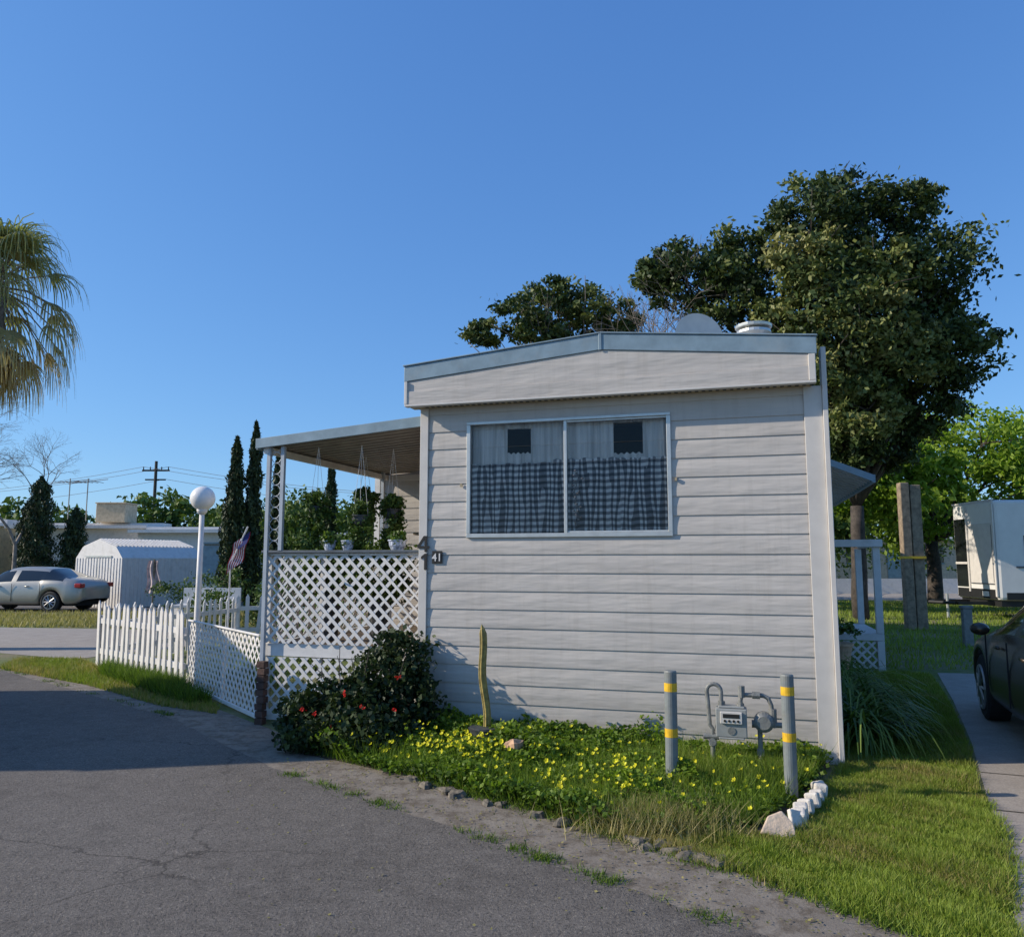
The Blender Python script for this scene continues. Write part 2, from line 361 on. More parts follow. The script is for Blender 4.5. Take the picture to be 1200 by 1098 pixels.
LAWN=[(.45,5.12),(1.19,4.45),(1.83,3.70),(2.05,3.35),(2.23,3.7),(2.76,4.68),(3.35,5.83),(4.17,7.42),(5.2,9.6),(6.1,11.7),(4.5,13),(2.72,6.66),(2.3,5.95),(1.6,4.95),(.9,4.95)]
def hyb(P,sc): return np.sin(P[:,0]*sc+1.3)*np.sin(P[:,1]*sc*1.3+.4)+.6*np.sin(P[:,0]*sc*2.7+P[:,1]*sc*1.9)
P1=scatter(LAWN,110000); w=P1[:,1]
keep=rng.uniform(0,1,len(P1))<np.clip(1.35-(w-4)*.08,.35,1); P1=P1[keep]
near=scatter([(.45,5.12),(1.19,4.40),(1.83,3.63),(2.05,3.25),(2.25,3.7),(2.9,4.8),(3.35,5.83),(3.2,6.6),(2.72,6.66),(2.3,5.95),(1.6,4.95),(.9,4.95)],65000)
near=near+rng.normal(0,.03,near.shape)
P1=np.concatenate([P1,near])
t=.48+.15*hyb(P1,2.1)+.13*hyb(P1,7)+rng.normal(0,.2,len(P1))
dry=np.exp(-((P1[:,0]-.8)**2+(P1[:,1]-4.95)**2)/.12); t-=dry*.5
hl=.046*(1+.3*hyb(P1,4)+.25*hyb(P1,11))
fast('lawn_grass',blades(P1,np.clip(hl,.015,.09),.0035,1.1,.0),3,t,F_grass)
Pd=np.c_[rng.normal(.92,.22,3400),rng.normal(5.12,.13,3400)]
fast('dry_grass_tuft',blades(Pd,.15,.003,1.3),3,rng.uniform(0,.95,len(Pd)),F_dry)
P2=scatter([(6.0,12.2),(4.6,13),(6.5,20),(9,33),(30,30),(20,13),(9.5,12.2)],50000)
fast('back_lawn_grass',blades(P2,.10,.011,.8),3,.62+.12*hyb(P2,.9)+rng.normal(0,.15,len(P2)),F_grass)
P3=scatter([(-8.3,13.5),(-7.9,12.35),(-5.7,10.75),(-4.0,9.2),(-3.2,8.75),(-3.3,9.1),(-4.4,10.55),(-6.3,12.3),(-7.2,13.4)],20000)
dd=.18+.2*hyb(P3,1.6)+rng.normal(0,.16,len(P3))
fast('verge_grass',blades(P3,.07,.006,.9),3,dd,F_grass)
P3=scatter([(-13,20),(-7,19.4),(-6,24),(-9,25.0),(-30,25.2),(-30,23)],24000)
fast('dry_verge_grass',blades(P3,.13,.014,.9),3,rng.normal(.5,.2,len(P3)),F_dry)
P4=scatter([(-6.2,12.25),(-4.25,10.45),(-4.0,9.9),(-3.5,9.4),(-3.7,9.2),(-4.6,10.1),(-5.9,11.5)],9000)
fast('weeds',blades(P4,.18,.006,1.0),3,rng.normal(.4,.2,len(P4)),F_ox)
Q=[]
for (a,b) in [((-1.81,6.4),(-.206,4.96)),((-.206,4.96),(1.036,3.75)),((-.7,6.2),(.52,5.03)),((.52,5.05),(1.8,3.7)),((-.7,6.2),(.52,5.03)),((.52,5.05),(1.8,3.7)),((-7.7,12.2),(-3.6,8.6))]:
    for _ in range(22):
        tt=random.random(); c=np.array(a)*(1-tt)+np.array(b)*tt
        Q.append(c+rng.normal(0,.03,(random.randint(6,60),2))*np.array([1.5,1]))
Q=np.concatenate(Q); fast('gutter_weeds',blades(Q,.03,.003,1.4,.008),3,rng.normal(.4,.2,len(Q)),F_ox)
Lp=scatter([(-2.0,6.7),(-.3,5.0),(.95,3.8),(1.8,3.6),(1.2,4.4),(.5,5.05),(-.75,6.2),(-1.8,7.3)],700)
Lp2=scatter([(-3,6),(-1.8,6.3),(1.0,3.7),(-1,3.2)],90); Lp=np.concatenate([Lp,Lp2])
fast('leaf_litter',leaves(np.c_[Lp,np.full(len(Lp),.015)],.010,.6,.85),4,rng.uniform(0,.5,len(Lp)),F_dry)

# ------------------------------------------------------------------ mobile home
RZ=math.atan2(-.283,.959); ORG=(-.867,7.70,0)
home=empty('mobile_home',ORG,RZ)
W=3.67; H=3.15; LEN=13.5; LAP=.171
WX0,WX1,WZ0,WZ1=.483,2.373,1.90,2.965
def siding(mb,length,z0,z1,hole=None,lap=LAP):
    def y(z,zl):
        t=(z-zl)/lap; return -.015+.010*t-.004*math.sin(math.pi*t)
    def seg(x0,x1,a,b,zl):
        k=4
        for i in range(k):
            p=a+(b-a)*i/k; q=a+(b-a)*(i+1)/k
            mb.add([(x0,y(p,zl),p),(x1,y(p,zl),p),(x1,y(q,zl),q),(x0,y(q,zl),q)],[(0,1,2,3)])
    z=z0; 
    while z<z1-.001:
        zt=min(z+lap,z1); 
        mb.add([(0,-.003,z),(length,-.003,z),(length,-.015,z),(0,-.015,z)],[(0,1,2,3)])
        cuts=[z,zt]
        if hole:
            for c in (hole[2],hole[3]):
                if z<c<zt: cuts.append(c)
        cuts.sort()
        for a,b in zip(cuts[:-1],cuts[1:]):
            mid=(a+b)/2
            if hole and hole[2]<mid<hole[3]: seg(0,hole[0],a,b,z); seg(hole[1],length,a,b,z)
            else: seg(0,length,a,b,z)
        z+=lap
mb=MB(); siding(mb,W,.0,H,(WX0,WX1,WZ0,WZ1))
front=mb.build('front_siding',M_side,home)
mb=MB(); mb.T=Matrix.Translation((W,0,0))@Matrix.Rotation(math.pi/2,4,'Z'); siding(mb,LEN,0,H)
mb.T=Matrix.Translation((0,LEN,0))@Matrix.Rotation(-math.pi/2,4,'Z'); siding(mb,LEN,0,H)
mb.T=Matrix.Translation((W,LEN,0))@Matrix.Rotation(math.pi,4,'Z'); siding(mb,W,0,H)
mb.build('side_and_rear_siding',M_side,home)
mb=MB()
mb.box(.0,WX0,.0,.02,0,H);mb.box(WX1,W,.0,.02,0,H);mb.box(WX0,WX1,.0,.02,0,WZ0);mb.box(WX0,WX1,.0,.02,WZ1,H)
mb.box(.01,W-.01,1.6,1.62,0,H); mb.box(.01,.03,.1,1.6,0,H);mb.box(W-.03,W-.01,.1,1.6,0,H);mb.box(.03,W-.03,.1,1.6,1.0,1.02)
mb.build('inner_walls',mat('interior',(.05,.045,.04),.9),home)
mb=MB()
ex0,ex1=-.13,3.63; ym=-.17
def top(x): 
    c=1.8; return 3.545+.175*(1-abs(x-c)/(c-ex0 if x<c else ex1-c))
mb.prism([(ex0+.02,H+.02),(ex1-.02,H+.02),(ex1-.02,top(ex1)-.03),(1.8,top(1.8)-.02),(ex0+.02,top(ex0)-.03)],ym+.05,LEN+.1)
mb.build('roof_body',M_roof,home)
mb=MB()
y0,y1=ym-.012,ym+.05
mb.prism([(ex0-.02,top(ex0)-.15),(1.8,top(1.8)-.15),(1.8,top(1.8)),(ex0-.02,top(ex0))],y0,y1)
mb.prism([(1.8,top(1.8)-.15),(ex1+.02,top(ex1)-.15),(ex1+.02,top(ex1)),(1.8,top(1.8))],y0,y1)
mb.box(ex0-.02,ex0+.018,y1,LEN+.1,top(ex0)-.15,top(ex0)); mb.box(ex1-.018,ex1+.02,y1,LEN+.1,top(ex1)-.15,top(ex1))
mb.prism([(ex0-.03,top(ex0)+.002),(1.8,top(1.8)+.002),(1.8,top(1.8)+.016),(ex0-.03,top(ex0)+.016)],y0-.012,y1+.1)
mb.prism([(1.8,top(1.8)+.002),(ex1+.03,top(ex1)+.002),(ex1+.03,top(ex1)+.016),(1.8,top(1.8)+.016)],y0-.012,y1+.1)
mb.box(1.785,1.815,y0-.008,y0,top(1.8)-.155,top(1.8)+.01)
mb.build('roof_edge_flashing',M_blue,home,bevel=.004)
mb=MB()
b=H+.015
mb.prism([(ex0,b+.13),(ex1,b+.13),(ex1,top(ex1)-.151),(1.8,top(1.8)-.151),(ex0,top(ex0)-.151)],ym,ym+.04)
mb.box(ex0,ex1,ym-.016,ym+.04,b,b+.128)
mb.build('front_fascia',M_side,home,bevel=.004)
mb=MB()
mb.box(ex0-.006,ex1+.006,ym-.026,ym+.045,b-.022,b-.001)
mb.box(ex0-.012,ex0+.02,ym-.024,ym+.06,b+.001,top(ex0)-.152); mb.box(ex1-.05,ex1+.006,ym-.024,ym+.06,b+.001,top(ex1)-.152)
mb.box(0-.035,.052,-.030,-.022,0,H-.001); mb.box(-.036,-.022,-.022,.09,0,H-.001)
mb.box(W-.13,W+.02,-.030,-.022,0,H-.001)
mb.box(W+.0205,W+.062,-.06,.10,-.0,H+.33)
mb.build('corner_and_edge_trim',M_trimw,home,bevel=.004)
mb=MB(); mb.box(ex0+.02,ex1-.02,ym+.046,-.001,H-.004,H+.012); 
mb.build('soffit',M_soff,home)
mb=MB()
for i in range(60): 
    x=.05+i*.06; mb.box(x,x+.03,ym+.05,ym+.09,H-.008,H-.0045)
mb.build('soffit_vents',M_dark,home)
win=empty('front_window'); win.parent=home
mb=MB()
mb.box(WX0-.03,WX1+.03,-.032,.018,WZ0-.032,WZ0+.006); mb.box(WX0-.03,WX1+.03,-.032,.018,WZ1-.006,WZ1+.022)
mb.box(WX0-.03,WX0+.008,-.030,.018,WZ0+.0065,WZ1-.0065); mb.box(WX1-.008,WX1+.03,-.030,.018,WZ0+.0065,WZ1-.0065)
mb.box(1.414,1.444,-.020,.015,WZ0+.0065,WZ1-.0065)
mb.box(1.4445,WX1-.009,-.012,-.004,WZ0+.007,WZ0+.024);mb.box(1.4445,WX1-.009,-.012,-.004,WZ1-.024,WZ1-.007)
mb.build('frame',M_alum,win,bevel=.003)
mb=MB(); mb.add([(WX0+.005,.0,WZ0),(WX1-.005,.0,WZ0),(WX1-.005,.0,WZ1),(WX0+.005,.0,WZ1)],[(0,1,2,3)])
mb.build('glass',M_glass,win)
mb=MB()
def curt(mb,x0,x1,z0,z1,y,amp=.014,fr=19,ph=0,sl=.0):
    def fn(u,v):
        x=x0+(x1-x0)*u; xf=x+sl*(1-v)
        return (x,y+amp*math.sin(xf*fr*3+ph+.8*math.sin(u*9))*(1.1-.5*v)+amp*.7*math.sin(xf*fr*1.1+v*.6+ph),z0+(z1-z0)*v+.008*math.sin(u*31)*v)
    mb.grid(fn,140,8)
curt(mb,WX0-.02,1.34,WZ0-.02,2.575,.038,.014); curt(mb,1.30,1.95,WZ0-.02,2.60,.05,.014,ph=1,sl=-.05); curt(mb,1.93,WX1+.02,WZ0-.02,2.59,.038,.014,ph=2,sl=.08)
mb.build('gingham_cafe_curtain',M_ging,win,smooth=True)
mb=MB()
for a,b_,z in ((WX0-.02,.84,2.5),(1.07,1.42,2.5),(1.42,1.87,2.5),(2.14,WX1+.02,2.5)): curt(mb,a,b_,z,WZ1+.01,.075,.011,24)
curt(mb,.84,1.07,2.915,WZ1+.01,.075,.01,24); curt(mb,1.87,2.14,2.93,WZ1+.01,.075,.01,24)
curt(mb,.84,1.07,2.5,2.68,.075,.01,24); curt(mb,1.87,2.14,2.5,2.64,.075,.01,24)
mb.build('sheer_curtain',M_sheer,win,smooth=True)
mb=MB(); wr=random.Random(3)
for k in range(10):
    z=1.97+k*.052; 
    x=1.52+.02*math.sin(z*19)
    mb.tube([(x,.008,z),(x+.015*wr.uniform(-1,1),.008,z+.055)],.004,4)
    for s_ in range(3): mb.sphere((x+wr.uniform(-.045,.045),.010,z+wr.uniform(0,.05)),wr.uniform(.008,.016),7,5,.6)
mb.build('window_ornament',mat('ornament_grey',(.17,.175,.19),.6,.5,30),win,smooth=True)
mb=MB()
for x in (.40,2.44): mb.box(x-.010,x+.010,-.035,-.018,2.36,2.39)
mb.build('window_clips',M_soff,home)
mb=MB(); mb.box(1.62,2.03,-.024,-.0205,.01,.15); o=mb.build('crawl_vent_opening',M_dark,home)
mb=MB()
for z in (.0,.145): mb.box(1.60,2.05,-.034,-.0205,z,z+.014)
for x in (1.60,2.036,1.82): mb.box(x,x+.014,-.033,-.0245,.0145,.1445)
mb.build('crawl_vent_frame',M_alum,home)
def text(body,size,loc,m,parent,name,ext=.004,off=.0035):
    cu=bpy.data.curves.new(name,'FONT'); cu.body=body; cu.size=size; cu.extrude=ext; cu.align_x='CENTER'; cu.offset=off
    o=bpy.data.objects.new(name,cu); COL.objects.link(o); cu.materials.append(m); o.rotation_euler=(math.pi/2,0,0); o.location=loc; o.parent=parent
# numerals built as flat cut-out shapes so that they read clearly
mb=MB(); x0_,z0_=-.045,1.735
mb.box(x0_+.075,x0_+.100,-.040,-.0305,z0_,z0_+.155)                       # 4: stem
mb.box(x0_,x0_+.0745,-.040,-.0305,z0_+.035,z0_+.058); mb.box(x0_+.1005,x0_+.122,-.040,-.0305,z0_+.035,z0_+.058)
mb.prism([(x0_,z0_+.0585),(x0_+.026,z0_+.0585),(x0_+.0745,z0_+.125),(x0_+.0745,z0_+.155),(x0_+.066,z0_+.155)],-.040,-.0305)
mb.build('house_number_four',M_black,home)
mb=MB(); x0_,z0_=.0,1.565
mb.prism([(x0_+.028,z0_),(x0_+.056,z0_),(x0_+.056,z0_+.155),(x0_+.035,z0_+.155),(x0_-.005,z0_+.125),(x0_-.005,z0_+.102),(x0_+.028,z0_+.118)],-.040,-.0305)
mb.build('house_number_one',M_black,home)
mb=MB(); mb.box(.105,.211,-.030,-.022,1.625,1.745); mb.build('number_plaque',M_black,home,bevel=.003)
text('41',.105,(.158,-.033,1.648),M_white,home,'plaque_digits',.002,.001)
def loc(wx,wy):
    d=Vector((wx-ORG[0],wy-ORG[1])); return (d.x*.959-d.y*.283, d.x*.283+d.y*.959)
lx,ly=loc(2.42,7.65); mb=MB()
mb.tube([(lx,ly,3.5),(lx,ly,3.86)],[.12,.12],20); mb.tube([(lx,ly,3.86),(lx,ly,3.90),(lx,ly,3.93)],[.12,.17,.165],20)
mb.tube([(lx,ly,3.955),(lx,ly,3.985),(lx,ly,4.0)],[.175,.18,.10],20); mb.tube([(lx,ly,3.93),(lx,ly,3.955)],[.11,.11],16)
mb.build('roof_flue_vent',M_alum,home,bevel=.004)
lx,ly=loc(2.05,8.35); mb=MB(); 
R=Matrix.Translation((lx,ly,4.07))@Matrix.Rotation(RZ*-1+.15,4,'Z')@Matrix.Rotation(math.radians(80),4,'X'); mb.T=R
def dish(u,v):
    r=.28*v; a=u*2*math.pi; return (r*math.cos(a),r*math.sin(a)*1.05,-.05*(1-v*v))
mb.grid(dish,32,6); mb.T=None
mb.tube([(lx,ly+.05,4.05),(lx,ly+.15,3.9),(lx,ly+.15,3.5)],.022,8); mb.tube([(lx,ly,3.82),(lx-.02,ly-.28,3.9)],.01,6)
mb.build('satellite_dish',mat('dish_grey',(.58,.56,.52),.5,.06),home,smooth=True)
aw=empty('side_awning',ORG,RZ); mb=MB()
ax0,ax1=W+.03,W+.90; ay0,ay1=3.6,8.2
za,zb_=3.08,2.70
mb.prism([(ax0,za-.02),(ax1,zb_-.02),(ax1,zb_),(ax0,za)],ay0,ay1); 
for i in range(18):
    y=ay0+.1+i*.25; mb.prism([(ax0,za-.05),(ax1,zb_-.05),(ax1,zb_-.021),(ax0,za-.021)],y,y+.05)
mb.build('panels',M_white,aw); mb=MB()
mb.prism([(ax0,za-.05),(ax1+.02,zb_-.06),(ax1+.02,zb_+.03),(ax0,za+.03)],ay0-.03,ay0-.002); mb.box(ax1+.001,ax1+.05,ay0,ay1,zb_-.07,zb_+.03)
mb.build('edge',M_blue,aw); mb=MB()
mb.tube([(ax1-.05,ay1-.2,0),(ax1-.05,ay1-.2,zb_)],.03,8)
mb.build('post',M_white,aw)
sp=empty('side_porch',ORG,RZ); mb=MB(); x0,x1,y0,y1=W+.05,W+1.30,5.9,8.0
mb.box(x0,x1,y0,y1,.46,.56); mb.box(x0,x1+.03,y0-.06,y0+.04,1.86,1.97); mb.box(x1-.05,x1+.05,y0+.05,y1,1.87,1.965)
for x,y in ((x1-.05,y0),(x1-.05,y1-.1)): mb.box(x-.05,x+.05,y-.0,y+.1,.565,1.855)
mb.box(x1-.1,x1,y0,y0+.1,0,.455)
mb.build('deck_and_rails',M_white,sp,bevel=.005)
def lattice(mb,p0,p1,z0,z1,sp=.10,w=.036,th=.006,off=0):
    p0=Vector((p0[0],p0[1]));p1=Vector((p1[0],p1[1])); Lh=(p1-p0).length; d=(p1-p0)/Lh; n=Vector((d.y,-d.x)); Hh=z1-z0
    st=sp*math.sqrt(2)
    for sgn,o in ((1,0),(-1,th+.001)):
        k=-Hh
        while k<Lh+Hh:
            if sgn>0: f=lambda t:(k+t,t); t0=max(0,-k); t1=min(Hh,Lh-k)
            else: f=lambda t:(k+Hh-t,t); t0=max(0,k+Hh-Lh); t1=min(Hh,k+Hh)
            if t1-t0>.02:
                xa,ta=f(t0); xb,tb=f(t1); hw=w/math.sqrt(2)
                pts=[]
                for (x,t_) in ((xa,ta),(xb,tb)):
                    for s_ in (-hw,hw):
                        xx=min(max(x+s_,0),Lh); pts.append((xx,t_))
                (a0,at),(a1,_),(b0,bt),(b1,_)=pts
                vs=[]
                for oo in (o+off,o+th+off):
                    for (x,t_) in ((a0,at),(a1,at),(b1,bt),(b0,bt)):
                        q=p0+d*x+n*oo; vs.append((q.x,q.y,z0+t_))
                mb.add(vs,[(0,1,2,3),(7,6,5,4),(0,4,5,1),(1,5,6,2),(2,6,7,3),(3,7,4,0)])
            k+=st
mb=MB(); lattice(mb,(x0,y0+.03),(x1,y0+.03),.05,.45); mb.build('skirt_lattice',M_white,sp)
e=empty('clay_planter',ORG,RZ); mb=MB(); px,py=x0+.55,y0-.45; mb.tube([(px,py,0),(px,py,.25),(px,py,.42)],[.13,.17,.2],14); mb.tube([(px,py,.42),(px,py,.46)],[.22,.22],14); mb.build('pot',M_tan,e)
V,T=crown([(px,py,.62,.25,.25,.2,.5)],12,60,.04); fast('leaves',V,4,T,F_mid,e)

# ------------------------------------------------------------------ front porch (left)
po=empty('covered_porch',ORG,RZ); PX0,PX1,PY=-1.86,-.045,.16
mb=MB()
lattice(mb,(PX0,PY),(PX1,PY),.80,1.70,.093,.034); lattice(mb,(PX0,PY),(PX1,PY),.08,.66,.093,.034)
lattice(mb,(PX0,PY+2.9),(PX0,PY+.05),.80,1.70,.093,.034)
mb.build('lattice_panels',M_white,po)
mb=MB()
mb.box(PX0-.02,PX1+.02,PY+.014,PY+.05,.665,.795); mb.box(PX0-.03,PX0+.03,PY+.051,PY+2.9,.67,.79)
mb.box(PX0,PX1,PY+.016,PY+.05,.02,.075)
for x in (PX0+.0,PX0+.62,PX1-.04): mb.box(x,x+.04,PY+.051,PY+.085,.05,1.70)
mb.box(PX0-.02,PX1+.02,PY-.0,PY+.05,1.702,1.73)
mb.build('rails',M_white,po,bevel=.004)
mb=MB(); mb.box(PX0-.03,PX1+.02,PY-.05,PY+.12,1.732,1.758); mb.build('rail_cap',mat('rail_cap_slate',(.10,.12,.14),.5,.2,8),po,bevel=.004)
mb=MB(); mb.box(PX0,PX1,PY+.052,PY+2.95,.70,.755); mb.build('deck_floor',M_wood,po)
mb=MB()
for x,z in ((PX0+.0,0),(PX0+.17,1.759)): mb.box(x,x+.04,PY-.055,PY-.015,z,2.86)
mb.box(PX0,PX0+.045,PY+2.7,PY+2.745,0,2.9)
for i in range(9):
    z=1.80+i*.118; 
    for s in (0,1):
        pts=[(PX0+.04+.13*(s+(1-2*s)*t),PY-.03-.004*s,z+.118*t+.02*math.sin(t*math.pi*2)) for t in [0,.25,.5,.75,1]]
        mb.tube(pts,.004,5)
mb.build('awning_posts',mat('awning_post_paint',(.42,.46,.50),.45,.08),po)
A0,A1=-1.93,-.02; AY0,AY1=.08,3.1; zl,zr=2.87,3.02
mb=MB(); n=20
for i in range(n):
    y=AY0+(AY1-AY0)*i/n; p=(AY1-AY0)/n
    pr=[(0,.035),(.35,.035),(.45,0),(.9,0),(1,.035)]
    for (a,za_),(b_,zb2) in zip(pr[:-1],pr[1:]):
        mb.add([(A0,y+a*p,zl+za_),(A1,y+a*p,zr+za_),(A1,y+b_*p,zr+zb2),(A0,y+b_*p,zl+zb2)],[(0,1,2,3)])
mb.build('corrugated_pan',mat('awning_pan',(.30,.265,.22),.5,.12),po)
mb=MB(); 
mb.prism([(A0-.04,zl-.03),(A1,zr-.03),(A1,zr+.075),(A0-.04,zl+.075)],AY0-.03,AY0-.002)
mb.box(A0-.05,A0-.003,AY0,AY1,zl-.04,zl+.07)
mb.prism([(A0,zl+.04),(A1,zr+.04),(A1,zr+.055),(A0,zl+.055)],AY0,AY1)
mb.build('awning_edge',M_blue,po,bevel=.003)
mb=MB(); 
mb.box(A0+.03,A0+.09,AY0+.02,AY1,zl-.08,zl-.012); mb.box(PX0+.0,A1,AY1-.06,AY1,zl-.09,zl-.012); mb.build('awning_beams',M_white,po)
EX=-2.02
er=MB(); er.T=Matrix.Translation((EX,3.14,0)); siding(er,-EX-.03,0,2.98)
er.T=Matrix.Translation((EX,3.14+3,0))@Matrix.Rotation(-math.pi/2,4,'Z'); siding(er,3,0,2.98); er.T=None
er.box(EX+.01,-.03,3.15,6.1,.01,2.97)
er.build('entry_room_walls',M_side,po)
mb=MB(); mb.box(EX-.03,EX+.05,3.06,3.119,0,2.96)
wx0,wx1=-1.30,-.45
mb.box(wx0,wx1,3.06,3.119,1.2,1.25);mb.box(wx0,wx1,3.06,3.119,2.62,2.67);mb.box(wx0,wx0+.05,3.06,3.118,1.251,2.619);mb.box(wx1-.05,wx1,3.06,3.118,1.251,2.619);mb.box(wx0+.4,wx0+.43,3.065,3.117,1.251,2.619)
mb.build('entry_window_frame',M_white,po)
mb=MB(); mb.box(wx0+.05,wx1-.05,3.085,3.116,1.25,2.62); mb.build('entry_window_glass',M_carg,po)
mb=MB(); mb.box(-.7,-.4,1.8,1.84,.76,2.15); mb.box(-.72,-.38,1.4,1.8,1.95,1.98); mb.build('shelf_rack',M_wood,po)
def potplant(name,x,y,z,r=.06,h=.10,fr=.11,hang=False,pm=None,zt=None,per=130,ls=.022,fm=None):
    e=empty(name,ORG,RZ); mb=MB()
    mb.tube([(x,y,z),(x,y,z+h*.5),(x,y,z+h)],[r*.7,r*.95,r],14); 
    mb.tube([(x,y,z+h),(x,y,z+h+.012)],[r*1.1,r*1.1],14)
    mb.build('pot',pm or M_pot,e)
    if hang:
        mb=MB()
        for a in (0,2.1,4.2): mb.tube([(x+r*math.cos(a),y+r*math.sin(a),z+h),(x,y,zt)],.0022,4)
        mb.build('hanger_wires',M_white,e)
    V,T=crown([(x,y,z+h+fr*.4,fr,fr,fr,.5)]+([(x+.02,y,z-.04,fr*.8,fr*.8,fr*1.6,.45),(x-.04,y,z-.22,fr*.4,fr*.4,fr*1.2,.5)] if hang else []),14,per//10*3,ls,.6,.5)
    fast('leaves',V,4,T,fm or F_mid,e)
for x in (-1.13,-.92,-.36): potplant('potted_plant',x,PY+.03,1.759,.065 if x!=-.36 else .09,.09,.07,fm=F_strap)
for (x,y,z) in ((-1.33,PY+.1,2.12),(-.82,PY+.1,2.02),(-1.2,1.1,2.25),(-.62,PY+.45,2.1)): potplant('hanging_basket',x,y,z,.09,.09,.11,True,M_dpot,2.86,260)
potplant('tall_potted_plant',-.85,.8,.76,.12,.6,.32,pm=M_dpot,per=700,ls=.03); potplant('tall_potted_plant',-1.5,.9,.76,.12,.7,.30,pm=M_dpot,per=600,ls=.03)

mb=MB()
for i in range(9):
    a=random.uniform(-.01,.01); mb.box(PX0+.05+a,PX0+.14+a,-.02,.06,.005+i*.07,.068+i*.07)
o=mb.build('brick_stack',M_brick,None,bevel=.004); o.location=ORG; o.rotation_euler=(0,0,RZ)

# ------------------------------------------------------------------ fences
fe=empty('lattice_fence'); mb=MB(); pA=(-2.64,8.42); pB=(-4.27,10.58)
lattice(mb,pA,pB,.06,.86,.093,.034); mb.build('lattice_panel',M_white,fe)
mb=MB(); v=Vector((pB[0]-pA[0],pB[1]-pA[1],0)); a=math.atan2(v.y,v.x); mb.T=Matrix.Translation((pA[0],pA[1],0))@Matrix.Rotation(a,4,'Z')
mb.box(0,v.length,.0,.03,.86,.88); mb.box(0,v.length,.0,.03,.02,.06)
for t in (.02,.5,.98): mb.box(v.length*t-.02,v.length*t+.02,-.06,-.02,0,.86)
mb.build('frame',M_white,fe,bevel=.004)
def picket(name,p0,p1,h,pitch=.17,w=.075):
    e=empty(name); mb=MB(); v=Vector((p1[0]-p0[0],p1[1]-p0[1],0)); n=int(v.length/pitch)
    B=Matrix.Translation((p0[0],p0[1],0))@Matrix.Rotation(math.atan2(v.y,v.x),4,'Z')
    mb.T=B; mb.box(0,v.length,-.04,-.0,.22,.30); mb.box(0,v.length,-.04,-.0,h-.30,h-.22)
    for t in (0,.5,1): mb.box(v.length*t-.03,v.length*t+.03,.022,.08,0,h-.12)
    for i in range(n+1):
        x=i*v.length/n; hh=h+random.uniform(-.05,.03)
        mb.T=B@Matrix.Translation((x,-.058,.03))@Matrix.Rotation(random.gauss(0,.035),4,'Y')
        mb.prism([(-w/2,0),(w/2,0),(w/2,hh-.07),(0,hh),(-w/2,hh-.07)],0,.018)
    mb.build('pickets_and_rails',M_white,e); return e
picket('picket_fence',(-6.42,12.52),(-4.33,10.66),.98,.17,.082)
picket('picket_fence',(-6.42,12.55),(-5.6,16.2),.92,.2)
picket('picket_fence',(-5.6,16.2),(-1.2,17.6),.95,.2)

la=empty('globe_lamp_post',(-4.62,11.7,0)); mb=MB()
mb.tube([(0,0,0),(0,0,.06),(0,0,.1),(0,0,1.2),(0,0,2.34)],[.09,.09,.05,.042,.036],14); mb.tube([(0,0,2.34),(0,0,2.38),(0,0,2.42)],[.05,.075,.08],14); mb.build('post',M_white,la,smooth=True)
mb=MB(); mb.sphere((0,0,2.575),.18,28,18); mb.build('globe',M_globe,la,smooth=True)
fl=empty('flag',(-3.78,10.9,0)); mb=MB()
mb.tube([(-.1,0,0),(-.1,0,1.6),(.12,0,2.12)],.012,6); mb.build('staff',M_white,fl)
stripes=[MB(),MB(),MB()]
for i in range(13):
    def fn(u,v,i=i):
        s=(i+v)/13*.30; return (.12+.04-u*.10-s*.75,.03*math.sin(u*9+s*17),2.05-u*.42-s*.55)
    stripes[0 if i%2==0 else 1].grid(fn,10,1)
stripes[2].grid(lambda u,v:(.12+.04-u*.04-v*.12,.02*math.sin(u*4+v)-.02,2.055-u*.17-v*.09),5,4)
for m_,nm,c in zip(stripes,('red_stripes','white_stripes','blue_canton'),((.4,.03,.04),(.7,.68,.66),(.03,.04,.16))): m_.build(nm,mat('flag_'+nm,c,.9,.05),fl,smooth=True)

# ------------------------------------------------------------------ meter + bollards
for (x,y,h) in ((1.144,5.83,.86),(1.953,5.71,.85)):
    e=empty('safety_bollard',(x,y,0)); e.rotation_euler=(random.uniform(-.012,.012),random.uniform(-.012,.012),0); mb=MB()
    mb.tube([(0,0,-.05),(0,0,h-.01),(0,0,h)],[.045,.045,.04],20); mb.build('post',M_bol,e)
    for z in (h*.46,h*.83): 
        mb=MB(); mb.tube([(0,0,z),(0,0,z+.06)],.0465,20,False); mb.build('yellow_band',M_yel,e)
gm=empty('gas_meter',(1.62,6.42,0),RZ); mb=MB()
def arc(p,c,r,a0,a1,n=8): return [(c[0]+r*math.cos(a0+(a1-a0)*i/n),c[1],c[2]+r*math.sin(a0+(a1-a0)*i/n)) for i in range(n+1)]
mb.tube([(-.03,0,-.05),(-.03,0,.22)],.019,12); mb.tube([(-.03,0,.20),(-.03,0,.25)],.03,8); mb.tube([(-.10,0,.27),(.02,0,.27)],.024,10); mb.tube([(-.03,-.03,.23),(-.03,.03,.23)],.03,8)
mb.tube([(-.03,0,.25),(-.03,0,.33),(-.05,0,.36),(-.06,0,.55)]+arc(0,(-.012,0,.62),.055,math.pi,.0)+[(.043,0,.56),(.045,0,.50)],.017,10)
mb.tube([(.045,0,.50),(.045,0,.545)],.028,8)
mb.tube([(.19,0,.50),(.19,0,.56),(.20,0,.60)],.018,10); mb.tube([(.19,0,.49),(.19,0,.535)],.028,8); mb.tube([(.20,0,.58),(.20,0,.67)],.026,8)
mb.tube([(.18,0,.60),(.36,.02,.60),(.40,.02,.58),(.42,.02,.53),(.43,.02,.42)],.018,10)
